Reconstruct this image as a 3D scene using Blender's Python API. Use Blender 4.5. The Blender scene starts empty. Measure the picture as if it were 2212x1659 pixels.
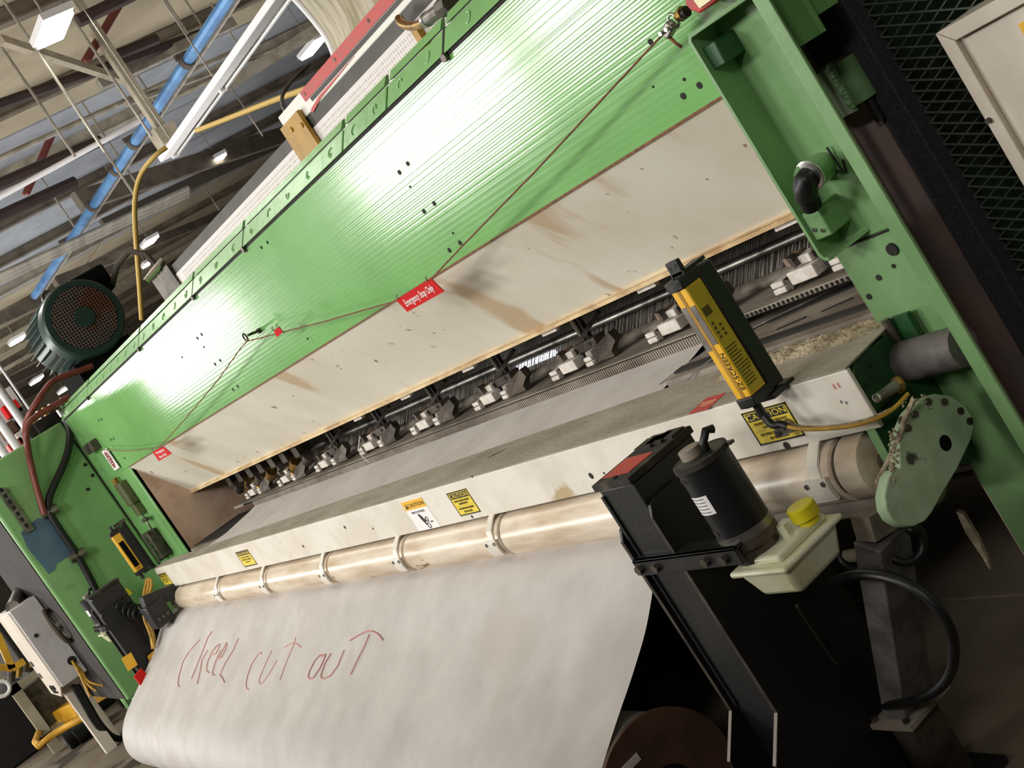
import bpy, bmesh, math, random
from mathutils import Vector, Matrix
random.seed(7)
sc = bpy.context.scene
COL = sc.collection
# ------------------------------------------------------------------ camera, world, lights, exposure
RT = Vector((0.4988, 0.7025, -0.5081)); UP = Vector((0.0, 0.0, 1.0)); FW = Vector((0, 1, 0))
YAW, PIT, ROL, FPX = 1.04811259, -0.110689196, -0.573203465, 2798.0
FW = Vector((-math.sin(YAW)*math.cos(PIT), math.cos(YAW)*math.cos(PIT), math.sin(PIT)))
_r = Vector((math.cos(YAW), math.sin(YAW), 0)); _u = _r.cross(FW)
RT = math.cos(ROL)*_r + math.sin(ROL)*_u
UP = -math.sin(ROL)*_r + math.cos(ROL)*_u
EYE = Vector((0, 0, 1.6))
cam = bpy.data.cameras.new('camera'); cam.sensor_width = 36; cam.lens = FPX/2212*36
cam.clip_start = 0.05; cam.clip_end = 300
co = bpy.data.objects.new('camera', cam); COL.objects.link(co)
m = Matrix((( RT.x, UP.x, -FW.x, EYE.x), (RT.y, UP.y, -FW.y, EYE.y), (RT.z, UP.z, -FW.z, EYE.z), (0, 0, 0, 1)))
co.matrix_world = m
sc.camera = co
sc.view_settings.view_transform = 'Standard'; sc.view_settings.look = 'None'
sc.view_settings.gamma = 1.0; sc.view_settings.use_curve_mapping = False
sc.view_settings.exposure = -0.10
w = bpy.data.worlds.new('hall_air'); sc.world = w; w.use_nodes = True
bg = w.node_tree.nodes['Background']; bg.inputs[0].default_value = (1.0, 0.97, 0.92, 1); bg.inputs[1].default_value = 0.06

def area(name, loc, sx, sy, power, col=(1, 0.98, 0.935), aim=None):
    l = bpy.data.lights.new(name, 'AREA'); l.shape = 'RECTANGLE'; l.size = sx; l.size_y = sy
    l.energy = power; l.color = col
    o = bpy.data.objects.new(name, l); COL.objects.link(o); o.location = loc
    if aim is not None:
        o.rotation_euler = (Vector(aim)-Vector(loc)).to_track_quat('-Z', 'Y').to_euler()
    return o
# aisle lamps in front of the machine, with added fill lamps among them (behind the photographer's left shoulder)
area('aisle_or_fill_lamp', (-6.5, -7.0, 5.2), 2.6, 1.4, 430, aim=(-4.5, 2, 1.2))  # added broad lamp, evens the light along the machine
area('aisle_or_fill_lamp', (-2.6, -5.4, 4.9), 2.0, 1.2, 230, aim=(-4.5, 2, 1.2))  # added fill, lifts the end housing and the column
area('aisle_or_fill_lamp', (-11.4, -6.0, 3.2), 1.8, 1.1, 210, aim=(-11.4, 2, 3.2))
area('aisle_or_fill_lamp', (-15.4, -6.0, 3.15), 4.0, 1.2, 760, aim=(-15.4, 2, 3.15))
area('aisle_or_fill_lamp', (-33.0, -6.0, 3.1), 13, 1.5, 1700, aim=(-33, 2, 3.1))
area('aisle_or_fill_lamp', (3.4, -4.2, 5.6), 1.6, 1.0, 130, aim=(-1.8, 2, 1.4))
area('cover_highlight_light', (-12.0, 2.1, 6.4), 1.2, .6, 80)  # this and the next added out of view for highlights on the cover plates
area('cover_highlight_light', (-17.0, 2.1, 6.4), 1.2, .6, 150)
# added upward fill panels that brighten the roof
for ux in (-20, -36, -54):
    area('roof_fill', (ux, 8, 3.4), 14, 12, 450, aim=(ux, 8, 7.5))

# ------------------------------------------------------------------ helpers
def ray(px, py):
    return RT*((px-1106)/FPX) + UP*((829.5-py)/FPX) + FW
def at(px, py, X=None, Y=None, Z=None):
    d = ray(px, py)
    if X is not None: t = X/d.x
    elif Y is not None: t = Y/d.y
    else: t = (Z-1.6)/d.z
    return EYE + d*t

def V(*a): return Vector(a)

class MB:
    def __init__(s): s.v = []; s.f = []
    def add(s, vs, fs):
        n = len(s.v); s.v += [Vector(p) for p in vs]; s.f += [tuple(i+n for i in q) for q in fs]; return s
    def box(s, a, b):
        x0, y0, z0 = [min(a[i], b[i]) for i in range(3)]; x1, y1, z1 = [max(a[i], b[i]) for i in range(3)]
        return s.add([(x0,y0,z0),(x1,y0,z0),(x1,y1,z0),(x0,y1,z0),(x0,y0,z1),(x1,y0,z1),(x1,y1,z1),(x0,y1,z1)],
                     [(3,2,1,0),(4,5,6,7),(0,1,5,4),(1,2,6,5),(2,3,7,6),(3,0,4,7)])
    def obox(s, c, ax, ay, az):
        c, ax, ay, az = Vector(c), Vector(ax), Vector(ay), Vector(az)
        P = [c+ax*i+ay*j+az*k for i, j, k in ((-1,-1,-1),(1,-1,-1),(1,1,-1),(-1,1,-1),(-1,-1,1),(1,-1,1),(1,1,1),(-1,1,1))]
        return s.add(P, [(3,2,1,0),(4,5,6,7),(0,1,5,4),(1,2,6,5),(2,3,7,6),(3,0,4,7)])
    def bar(s, p, q, w, h, up=(0,0,1)):
        p, q = Vector(p), Vector(q); d = (q-p).normalized(); u = Vector(up)
        side = d.cross(u)
        if side.length < 1e-4: side = d.cross(Vector((0,1,0)))
        side.normalize(); u = side.cross(d)
        return s.obox((p+q)/2, (q-p)/2, side*w/2, u*h/2)
    def cyl(s, p, q, r0, r1=None, n=20, cap=True):
        r1 = r0 if r1 is None else r1
        p, q = Vector(p), Vector(q); d = (q-p).normalized()
        a = d.cross(Vector((0,0,1)) if abs(d.z) < .9 else Vector((1,0,0))).normalized(); b = d.cross(a)
        ring = [a*math.cos(2*math.pi*i/n)+b*math.sin(2*math.pi*i/n) for i in range(n)]
        vs = [p+k*r0 for k in ring]+[q+k*r1 for k in ring]
        fs = [(i, (i+1) % n, n+(i+1) % n, n+i) for i in range(n)]
        if cap: fs += [tuple(range(n-1, -1, -1)), tuple(range(n, 2*n))]
        return s.add(vs, fs)
    def lathe(s, p, d, prof, n=28):
        """prof: list of (distance along d, radius)"""
        p, d = Vector(p), Vector(d).normalized()
        a = d.cross(Vector((0,0,1)) if abs(d.z) < .9 else Vector((1,0,0))).normalized(); b = d.cross(a)
        vs = []
        for t, r in prof:
            for i in range(n):
                g = 2*math.pi*i/n; vs.append(p+d*t+(a*math.cos(g)+b*math.sin(g))*r)
        fs = []
        for k in range(len(prof)-1):
            for i in range(n):
                j = (i+1) % n; fs.append((k*n+i, k*n+j, (k+1)*n+j, (k+1)*n+i))
        fs += [tuple(range(n-1, -1, -1)), tuple(range((len(prof)-1)*n, len(prof)*n))]
        return s.add(vs, fs)
    def tube(s, pts, r, n=8, closed=False):
        pts = [Vector(p) for p in pts]; N = len(pts); up = None; vs = []
        for i, p in enumerate(pts):
            if closed: d = pts[(i+1) % N]-pts[i-1]
            else: d = pts[min(i+1, N-1)]-pts[max(i-1, 0)]
            d.normalize()
            if up is None:
                up = d.cross(Vector((0,0,1)) if abs(d.z) < .9 else Vector((1,0,0))).normalized()
            up = (up-d*up.dot(d)).normalized(); b = d.cross(up)
            for k in range(n):
                g = 2*math.pi*k/n; vs.append(p+(up*math.cos(g)+b*math.sin(g))*r)
        fs = []
        for i in range(N if closed else N-1):
            j = (i+1) % N
            for k in range(n):
                l = (k+1) % n; fs.append((i*n+k, i*n+l, j*n+l, j*n+k))
        if not closed: fs += [tuple(range(n-1, -1, -1)), tuple(range((N-1)*n, N*n))]
        return s.add(vs, fs)
    def prism(s, poly, d):
        """poly: 3-D points of a flat outline; d: extrusion vector"""
        poly = [Vector(p) for p in poly]; d = Vector(d); n = len(poly)
        vs = poly+[p+d for p in poly]
        fs = [tuple(range(n-1, -1, -1)), tuple(range(n, 2*n))]+[(i, (i+1) % n, n+(i+1) % n, n+i) for i in range(n)]
        return s.add(vs, fs)
    def sheet(s, prof, x0, x1, nx=1, fn=None):
        """profile of (y, z) swept along x; fn(x, i, y, z) -> offset vector"""
        n = len(prof); vs = []
        for a in range(nx+1):
            t = a/nx
            for i, (y, z) in enumerate(prof):
                X0 = x0[i] if isinstance(x0, (list, tuple)) else x0; X1 = x1[i] if isinstance(x1, (list, tuple)) else x1
                p = Vector((X0+(X1-X0)*t, y, z))
                if fn: p += Vector(fn(p.x, i, y, z))
                vs.append(p)
        fs = [(a*n+i, a*n+i+1, (a+1)*n+i+1, (a+1)*n+i) for a in range(nx) for i in range(n-1)]
        return s.add(vs, fs)

ORG = {}
def build(mb, name, mat, parent=None, org=None, bevel=0, smooth=False, seg=2, thick=0):
    me = bpy.data.meshes.new(name)
    if parent is not None: org = ORG[parent]
    elif org is None:
        lo = [min(p[i] for p in mb.v) for i in range(3)]; hi = [max(p[i] for p in mb.v) for i in range(3)]
        org = Vector(((lo[0]+hi[0])/2, (lo[1]+hi[1])/2, lo[2]))
    org = Vector(org)
    me.from_pydata([p-org for p in mb.v], [], mb.f); me.validate()
    b = bmesh.new(); b.from_mesh(me); bmesh.ops.recalc_face_normals(b, faces=b.faces); b.to_mesh(me); b.free()
    me.materials.append(mat)
    o = bpy.data.objects.new(name, me); COL.objects.link(o)
    if parent is not None: o.parent = parent
    else: o.location = org
    ORG[o] = org
    if thick:
        md = o.modifiers.new('thick', 'SOLIDIFY'); md.thickness = thick; md.offset = 0
    if bevel:
        md = o.modifiers.new('bevel', 'BEVEL'); md.width = bevel; md.segments = seg; md.limit_method = 'ANGLE'; md.angle_limit = 0.7
    if smooth or bevel:
        for p in me.polygons: p.use_smooth = True
        sm = b = None
        if not smooth or smooth == 'auto':
            me.set_sharp_from_angle(angle=0.6)
    return o
def tag(o, label=None, cat=None, group=None, kind=None):
    if label: o['label'] = label
    if cat: o['category'] = cat
    if group: o['group'] = group
    if kind: o['kind'] = kind
    return o
def thing(name, label, cat, loc, group=None):
    o = bpy.data.objects.new(name, None); COL.objects.link(o); o.location = loc; o.empty_display_size = .1
    ORG[o] = Vector(loc)
    return tag(o, label, cat, group)
def copy_tree(o, parent=None):
    c = o.copy(); COL.objects.link(c)
    if parent is not None: c.parent = parent
    for ch in list(o.children): copy_tree(ch, c)
    return c
def text(s, name, mat, parent, org, xdir, ydir, size, align='CENTER', extrude=0.0004, sx=1.0):
    cu = bpy.data.curves.new(name, 'FONT'); cu.body = s; cu.size = size; cu.align_x = align; cu.align_y = 'CENTER'
    cu.extrude = extrude; cu.resolution_u = 3
    t = bpy.data.objects.new(name, cu); COL.objects.link(t)
    dg = bpy.context.evaluated_depsgraph_get()
    me = bpy.data.meshes.new_from_object(t.evaluated_get(dg)); me.name = name
    bpy.data.objects.remove(t); bpy.data.curves.remove(cu)
    X = Vector(xdir).normalized()*sx; Yv = Vector(ydir).normalized(); Zv = Vector(xdir).normalized().cross(Yv)
    po = ORG[parent] if parent is not None else Vector((0,0,0))
    M = Matrix(((X.x, Yv.x, Zv.x, org[0]-po.x), (X.y, Yv.y, Zv.y, org[1]-po.y), (X.z, Yv.z, Zv.z, org[2]-po.z), (0,0,0,1)))
    me.transform(M); me.materials.clear(); me.materials.append(mat)
    o = bpy.data.objects.new(name, me); COL.objects.link(o); o.parent = parent; ORG[o] = po
    return o

# ------------------------------------------------------------------ materials
def mat(name, col, rough=.5, metal=0., col2=None, scale=6., lo=.42, hi=.62, detail=6., bump=0., bscale=40., stretch=(1,1,1), spec=.5, emit=None, spots=None, trans=0.):
    m = bpy.data.materials.new(name); m.use_nodes = True; nt = m.node_tree; N = nt.nodes; L = nt.links
    b = N['Principled BSDF']; b.inputs['Roughness'].default_value = rough; b.inputs['Metallic'].default_value = metal
    b.inputs['Specular IOR Level'].default_value = spec
    b.inputs['Base Color'].default_value = (*col, 1)
    if trans: b.inputs['Transmission Weight'].default_value = trans
    if emit:
        b.inputs['Emission Color'].default_value = (*emit[0], 1); b.inputs['Emission Strength'].default_value = emit[1]
    tc = N.new('ShaderNodeTexCoord'); mp = N.new('ShaderNodeMapping'); mp.inputs['Scale'].default_value = stretch
    L.new(tc.outputs['Object'], mp.inputs['Vector'])
    cur = None
    if col2:
        n = N.new('ShaderNodeTexNoise'); n.inputs['Scale'].default_value = scale; n.inputs['Detail'].default_value = detail
        n.inputs['Roughness'].default_value = .6
        L.new(mp.outputs[0], n.inputs['Vector'])
        r = N.new('ShaderNodeValToRGB'); r.color_ramp.elements[0].position = lo; r.color_ramp.elements[1].position = hi
        r.color_ramp.elements[0].color = (*col, 1); r.color_ramp.elements[1].color = (*col2, 1)
        L.new(n.outputs[0], r.inputs[0]); cur = r.outputs[0]
    if spots:
        for sp in spots:   # (colour, scale, threshold, stretch)
            mp2 = N.new('ShaderNodeMapping'); mp2.inputs['Scale'].default_value = sp[3]
            mp2.inputs['Location'].default_value = (sp[2]*7, sp[1], .3)
            L.new(tc.outputs['Object'], mp2.inputs['Vector'])
            n = N.new('ShaderNodeTexNoise'); n.inputs['Scale'].default_value = sp[1]; n.inputs['Detail'].default_value = 4
            L.new(mp2.outputs[0], n.inputs['Vector'])
            r = N.new('ShaderNodeValToRGB'); r.color_ramp.elements[0].position = sp[2]; r.color_ramp.elements[1].position = sp[2]+.05
            r.color_ramp.elements[0].color = (0,0,0,1); r.color_ramp.elements[1].color = (1,1,1,1)
            L.new(n.outputs[0], r.inputs[0])
            mx = N.new('ShaderNodeMixRGB'); mx.inputs[2].default_value = (*sp[0], 1)
            if cur is not None: L.new(cur, mx.inputs[1])
            else: mx.inputs[1].default_value = (*col, 1)
            L.new(r.outputs[0], mx.inputs[0]); cur = mx.outputs[0]
    if cur is not None: L.new(cur, b.inputs['Base Color'])
    if bump:
        n = N.new('ShaderNodeTexNoise'); n.inputs['Scale'].default_value = bscale; n.inputs['Detail'].default_value = 3
        L.new(mp.outputs[0], n.inputs['Vector'])
        bp = N.new('ShaderNodeBump'); bp.inputs['Strength'].default_value = bump; bp.inputs['Distance'].default_value = .01
        L.new(n.outputs[0], bp.inputs['Height']); L.new(bp.outputs[0], b.inputs['Normal'])
    return m
def srgb(r, g, b):
    f = lambda c: ((c/255+.055)/1.055)**2.4 if c > 10 else c/255/12.92
    return (f(r), f(g), f(b))
M = {}
M['green'] = mat('green_paint', srgb(130,184,112), .22, 0, srgb(120,172,104), 3, bump=.05, bscale=12)
M['green_hood'] = mat('green_hood_paint', srgb(130,186,112), .13, 0, srgb(122,176,104), 2.5, spots=[(srgb(96,140,74), 1.6, .70, (3,1,.8))])
M['green_col'] = mat('green_column_paint', srgb(126,164,112), .38, 0, srgb(112,150,98), 5, bump=.06, bscale=60)
M['green_dark'] = mat('dark_and_shaded_green', srgb(34,78,40), .45, 0, srgb(24,56,30), 8)  # dark parts, and machine green with shade put into the colour
M['green_box'] = mat('green_housing_paint', srgb(140,188,122), .42, 0, srgb(128,176,112), 3, spots=[(srgb(50,90,45), 1.2, .66, (1,1,1))])
M['pale_green'] = mat('pale_green_paint', srgb(184,206,172), .5, 0, srgb(162,186,150), 14, spots=[(srgb(60,60,50), 9, .66, (1,1,1))])
M['blue_paint'] = mat('grey_blue_paint', srgb(86,116,136), .45, 0, srgb(76,104,124), 5)
M['apron'] = mat('stained_white_sheet', srgb(240,236,220), .45, 0, srgb(224,214,194), 2.2, .40, .75,
                 spots=[(srgb(210,186,154), 1.5, .60, (2.2,1,.5)), (srgb(134,98,64), 14, .69, (1,1,1)), (srgb(60,48,38), 24, .715, (1,1,1))])
M['lip'] = mat('yellowed_edge', srgb(224,198,150), .5, 0, srgb(176,140,92), 14, stretch=(.4,1,1))
M['brown_wall'] = mat('rust_dusted_sheet', srgb(206,178,154), .6, 0, srgb(176,146,122), 4)
M['white'] = mat('white_enamel', srgb(236,230,218), .4, 0, srgb(222,214,200), 5, spots=[(srgb(140,130,116), 13, .70, (1,1,.6)), (srgb(190,168,130), 5, .70, (1,1,1))])
M['dust_top'] = mat('dusty_top', srgb(168,160,146), .9, 0, srgb(138,128,112), 9, .35, .7, bump=.3, bscale=120, stretch=(.35,1,1))
M['lint'] = mat('lint', srgb(186,172,146), 1, 0, srgb(140,126,102), 22, bump=1, bscale=90)
M['roller'] = mat('worn_roller', srgb(232,218,198), .32, 0, srgb(196,172,142), 8, .4, .66, stretch=(.35,2,2), spots=[(srgb(150,120,92), 20, .70, (.25,1,1))])
M['black'] = mat('black_paint', srgb(26,26,27), .42, 0, srgb(34,33,33), 8, bump=.08, bscale=90)
M['black_side'] = mat('black_satin', srgb(14,14,15), .5, 0, srgb(20,20,20), 8)
M['rubber'] = mat('black_rubber', srgb(17,17,18), .45)
M['dusty_black'] = mat('dusty_black', srgb(40,37,32), .8, 0, srgb(84,76,60), 18, .5, .7)
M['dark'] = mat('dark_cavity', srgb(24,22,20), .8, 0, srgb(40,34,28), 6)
M['greasy'] = mat('greasy_steel', srgb(98,88,78), .45, .5, srgb(56,49,43), 9)
M['tube_grey'] = mat('scuffed_tube', srgb(112,106,104), .6, .2, srgb(84,78,76), 14)
M['green_cover'] = mat('green_cover_paint', srgb(130,184,112), .34, 0, srgb(120,172,104), 3, bump=.35, bscale=9)
M['curl'] = mat('reflection_gloss', srgb(176,212,166), .15)  # pale gloss for the curled reflections
M['steel'] = mat('dull_steel', srgb(150,146,140), .38, .8, srgb(112,106,100), 10)
M['steel_dusty'] = mat('linty_steel', srgb(160,150,136), .6, .2, srgb(114,104,92), 8, stretch=(.4,1,1))
M['chrome'] = mat('bright_steel', srgb(205,203,198), .22, 1)
M['block'] = mat('white_plastic', srgb(226,220,212), .5, 0, srgb(204,194,182), 30)
M['brown_block'] = mat('brown_plastic', srgb(136,110,90), .6)
M['brass'] = mat('brass', srgb(178,140,72), .35, .9, srgb(128,98,50), 20)
M['yellow'] = mat('yellow_paint', srgb(244,188,48), .4)
M['yellow_print'] = mat('yellow_sticker', srgb(240,214,66), .5)
M['yellow_jack'] = mat('yellow_truck_paint', srgb(222,168,44), .4, 0, srgb(190,138,30), 9)
M['ochre'] = mat('ochre_paint', srgb(182,136,40), .5, 0, srgb(160,116,30), 8)
M['sticker'] = mat('white_sticker', srgb(248,244,242), .5)
M['ink'] = mat('black_ink', srgb(22,20,14), .6)
M['olive_ink'] = mat('olive_print', srgb(96,84,20), .6)
M['grey_ink'] = mat('grey_ink', srgb(120,116,118), .6)
M['red'] = mat('red_plastic', srgb(200,36,36), .75, spec=.1)
M['red_print'] = mat('red_sticker', srgb(198,54,50), .5, 0, srgb(180,70,64), 30)
M['red_pen'] = mat('red_pen', srgb(204,134,126), .85)
M['dark_red'] = mat('dark_red_ink', srgb(140,40,44), .6)
M['rope'] = mat('rust_red_cord', srgb(134,86,58), .8, 0, srgb(100,64,44), 60)
M['tank'] = mat('milky_plastic', srgb(226,226,202), .35, 0, srgb(208,206,168), 5, spec=.5)
M['cap_yellow'] = mat('yellow_cap', srgb(222,208,32), .4)
M['motor_green'] = mat('motor_dark_green', srgb(48,68,64), .38, .2)
M['motor_black'] = mat('motor_black', srgb(14,16,16), .85, spec=.1)
M['rust_brown'] = mat('brown_primer', srgb(132,108,100), .7, 0, srgb(110,102,98), 7, spots=[(srgb(122,74,52), 2.2, .58, (1,1,.7))])
M['black_fleck'] = mat('flecked_black', srgb(52,50,56), .75, 0, srgb(70,68,72), 160)
M['mesh'] = mat('mesh_wire', srgb(112,122,104), .5, .2, srgb(92,100,86), 10)
M['mesh_back'] = mat('panel_behind_mesh', srgb(50,68,50), .7, 0, srgb(28,32,26), 2.5)
M['cab_white'] = mat('cabinet_cream', srgb(222,212,198), .45, 0, srgb(206,194,178), 4)
M['cabinet_grey'] = mat('control_box_grey', srgb(204,202,202), .45, 0, srgb(190,186,184), 5)
M['floor'] = mat('concrete', srgb(128,116,100), .6, 0, srgb(94,84,72), 1.6, .35, .7, bump=.1, bscale=25, spots=[(srgb(60,54,47), 2.2, .60, (1,1,1))])
M['deck_beige'] = mat('deck_beige', srgb(186,174,150), .8, 0, srgb(168,156,134), .8)
M['deck_blue'] = mat('deck_blue_grey', srgb(170,176,186), .8, 0, srgb(152,158,168), .8)
M['purlin'] = mat('purlin_grey', srgb(122,112,98), .7, 0, srgb(96,86,74), 2)
M['purlin_dark'] = mat('purlin_dark', srgb(84,76,68), .7)
M['pipe_dark'] = mat('sprinkler_pipe', srgb(52,40,40), .5, .2, srgb(66,48,46), 3)
M['pipe_red'] = mat('brace_red', srgb(128,62,56), .6)
M['pipe_light'] = mat('galvanised', srgb(178,172,162), .4, .5, srgb(150,144,134), 4)
M['pipe_blue'] = mat('blue_pipe', srgb(96,150,204), .4, .2, srgb(74,120,176), 2)
M['cream_steel'] = mat('cream_steel', srgb(178,168,150), .6, 0, srgb(150,140,122), 3)
M['fixture'] = mat('white_fixture', srgb(238,236,240), .4)
M['lamp_on'] = mat('lamp_lens', (1,1,1), .4, emit=((1,.94,.80), 14))
M['tube_on'] = mat('tube_lens', (1,1,1), .4, emit=((.8,.88,1), 3))
M['hose_red'] = mat('red_brown_hose', srgb(132,62,52), .5, 0, srgb(110,50,42), 12)
M['hose_yellow'] = mat('yellow_hose', srgb(206,172,88), .5)
M['cord_yellow'] = mat('yellow_cord', srgb(206,164,60), .5, 0, srgb(170,130,46), 20)
M['duct'] = mat('web_backing', srgb(190,182,164), .8, 0, srgb(150,140,112), 5, stretch=(6,.6,.6))
M['disc_brown'] = mat('brown_roll_end', srgb(96,66,50), .8, 0, srgb(78,52,38), 8)
M['felt_wheel'] = mat('grey_wheel', srgb(104,98,86), .7)
M['flange_brown'] = mat('dark_brown_panel', srgb(50,43,40), .8, 0, srgb(40,35,33), 5)
M['perf'] = mat('perforated_white', srgb(226,216,218), .5)
M['tape_dark'] = mat('dark_grey_strip', srgb(78,74,72), .6, 0, srgb(66,62,60), 8)
M['spring_olive'] = mat('olive_metal', srgb(92,94,58), .6, 0, srgb(76,80,48), 20)
M['insulation'] = mat('white_rail', srgb(236,232,226), .5)

def cloth_mat():
    m = mat('woven_backing', srgb(203,198,194), .62, 0, srgb(186,180,176), 5, .35, .7, spec=.35,
            spots=[(srgb(192,185,181), 2.4, .58, (1,1,1))])
    nt = m.node_tree; N = nt.nodes; L = nt.links; b = N['Principled BSDF']
    tc = N.new('ShaderNodeTexCoord')
    w1 = N.new('ShaderNodeTexWave'); w1.bands_direction = 'X'; w1.inputs['Scale'].default_value = 60; w1.inputs['Distortion'].default_value = 1.5
    w1.inputs['Detail'].default_value = 1
    L.new(tc.outputs['Object'], w1.inputs['Vector'])
    n = N.new('ShaderNodeTexNoise'); n.inputs['Scale'].default_value = 9; n.inputs['Detail'].default_value = 8; L.new(tc.outputs['Object'], n.inputs['Vector'])
    a = N.new('ShaderNodeMath'); a.operation = 'ADD'; L.new(n.outputs[0], a.inputs[0])
    mu = N.new('ShaderNodeMath'); mu.operation = 'MULTIPLY'; mu.inputs[1].default_value = .15; L.new(w1.outputs[1], mu.inputs[0]); L.new(mu.outputs[0], a.inputs[1])
    bp = N.new('ShaderNodeBump'); bp.inputs['Strength'].default_value = .18; bp.inputs['Distance'].default_value = .006
    L.new(a.outputs[0], bp.inputs['Height']); L.new(bp.outputs[0], b.inputs['Normal'])
    return m
M['cloth'] = cloth_mat()

# ------------------------------------------------------------------ setting: floor, walls, ceiling
XM0, XM1 = -75, 6
fl = MB()
for i in range(-19, 2):
    for j in range(-4, 8):
        pass
fl.box((XM0, -14, -.12), (XM1, 31, -.012))
floor = tag(build(fl, 'floor', M['floor']), kind='structure')
k = 0
slab_me = {}
for i in range(8):
    for j in range(4):
        x0 = -16+2.0*i; y0 = -.9+1.65*j
        if x0 > 0: continue
        s = MB(); s.box((x0+.006, y0+.006, -.02), (x0+1.994, y0+1.644, random.uniform(-.003, 0)))
        o = build(s, 'floor_slab', M['floor'], parent=floor)
wl = tag(build(MB().box((XM0-.3, -14, 0), (XM0, 31, 9)), 'wall_left', M['deck_beige']), kind='structure')
tag(build(MB().box((XM1, -14, 0), (XM1+.3, 31, 9)), 'wall_right', M['purlin_dark']), kind='structure')
tag(build(MB().box((XM0, -14.3, 0), (XM1, -14, 9)), 'wall_front', M['purlin_dark']), kind='structure')
wb = tag(build(MB().box((XM0, 31, 0), (XM1, 31.3, 9)), 'wall_back', M['deck_beige']), kind='structure')
ZC = 7.5
ceil = tag(build(MB().box((XM0, -14, ZC+.06), (XM1, 31, ZC+.2)), 'ceiling', M['deck_beige']), kind='structure')
xs = XM0
i = 0
while xs < -8:
    ms = M['deck_blue'] if (-41 < xs < -24) else M['deck_beige']
    for (ya, yb) in ((-6, 4.9), (5, 12.9), (13, 22), (22.1, 31)):
        z = ZC+.03*((i*7+int(ya)) % 3)/3
        build(MB().box((xs+.03, ya, z), (xs+1.97, yb, z+.05)), 'deck_panel', ms, parent=ceil)
    xs += 2.0; i += 1
# purlins run across the machine (y), girders along it (x)
for i in range(15):
    x = -13-4.0*i
    p = MB(); p.box((x-.035, -6, ZC-.22), (x+.035, 31, ZC)); p.box((x-.09, -6, ZC-.23), (x+.09, 31, ZC-.2))
    tag(build(p, 'trim_%d' % (i+1), M['purlin'] if i % 3 else M['cream_steel']), kind='structure')

def along(name, p, q, r, mt, label, cat, group=None, n=8):
    o = build(MB().cyl(p, q, r, n=n), name, mt, smooth='auto')
    return tag(o, label, cat, group)
def ext(p, q, a, b):
    d = (Vector(q)-Vector(p)); return Vector(p)-d*a, Vector(q)+d*b
# sprinkler pipes and rods across the hall, set by height
Z1 = 6.7
pp, qq = at(0, 226, Z=Z1), at(267, 132, Z=Z1); pp, qq = ext(pp, qq, .6, .9)
along('sprinkler_pipe', pp, qq, .085, M['pipe_dark'], 'long dark sprinkler pipe passing just below the large lamp at the top left', 'pipe', 'sprinkler pipes')
along('sprinkler_pipe', at(250, 119, Z=Z1), at(338, 84, Z=Z1), .085, M['pipe_dark'], 'short dark pipe with a flanged end beside the vertical roof hanger', 'pipe', 'sprinkler pipes')
pp, qq = ext(at(0, 398, Z=Z1), at(216, 304, Z=Z1), .3, 0)
along('sprinkler_pipe', pp, qq, .11, M['pipe_dark'], 'dark pipe ending in mid-air left of the blue pipe, the upper of two', 'pipe', 'sprinkler pipes')
pp, qq = ext(at(0, 466, Z=Z1), at(162, 392, Z=Z1), .3, 0)
along('sprinkler_pipe', pp, qq, .11, M['pipe_dark'], 'dark pipe ending in mid-air left of the blue pipe, the lower of two', 'pipe', 'sprinkler pipes')
pp, qq = ext(at(190, 35, Z=Z1), at(262, 0, Z=Z1), .3, 1)
along('sprinkler_pipe', pp, qq, .09, M['pipe_dark'], 'dark pipe crossing the top edge above the red brace', 'pipe', 'sprinkler pipes')
pp, qq = ext(at(0, 425, Z=6.2), at(304, 260, Z=6.2), .2, .15)
along('conduit', pp, qq, .045, M['fixture'], 'bright white conduit crossing under the roof left of the blue pipe', 'conduit', 'conduits under the roof')
pp, qq = ext(at(0, 341, Z=6.9), at(304, 203, Z=6.9), .4, 1)
along('conduit', pp, qq, .05, M['pipe_light'], 'thin pale conduit along the beige roof panels above the white one', 'conduit', 'conduits under the roof')
pp, qq = ext(at(300, 215, Z=6.8), at(560, 120, Z=6.8), .1, .5)
along('conduit', pp, qq, .05, M['pipe_light'], 'grey conduit crossing behind the white strip light', 'conduit', 'conduits under the roof')
for dz, (a, b) in enumerate((((60, 565), (300, 455)), ((60, 573), (300, 463)), ((60, 581), (300, 471)))):
    pp, qq = ext(at(*a, Z=5.6), at(*b, Z=5.6), .5, .5)
    along('conduit', pp, qq, .05, M['pipe_light'], ['upper', 'middle', 'lower'][dz]+' conduit of the bundle of three above the green motor', 'conduit', 'conduits under the roof')
for (a, b, h, mt, lab) in (((294, 395), (618, 290), .42, M['purlin'], 'deep grey roof girder crossing behind the beam over the machine'),
                           ((324, 439), (618, 300), .30, M['purlin_dark'], 'dark roof girder just below the small round lamp'),
                           ((240, 560), (560, 430), .25, M['purlin'], 'far grey roof girder above the green motor'),
                           ((0, 690), (200, 600), .3, M['purlin'], 'far roof girder running behind the green motor'),
                           ((0, 835), (120, 775), .35, M['purlin_dark'], 'farthest dark roof girder left of the green motor'),
                           ((270, 158), (446, 76), .16, M['pipe_light'], 'pale truss chord between the roof hanger and the blue pipe'),
                           ((500, 180), (690, 60), .2, M['pipe_light'], 'pale steel beam crossing behind the strip light at the top')):
    pp, qq = ext(at(*a, Z=6.6), at(*b, Z=6.6), .3, .35)
    tag(build(MB().bar(pp, qq, .16, h), 'roof_girder', mt), lab, 'girder', 'roof girders')
for (a, b, z0, z1) in (((0, 86), (263, 172), 6.9, 6.4),):
    tag(build(MB().bar(at(*a, Z=z0), at(*b, Z=z1), .09, .12), 'diagonal_brace', M['cream_steel']), 'pale diagonal brace running under the large lamp at the top left', 'brace')
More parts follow.
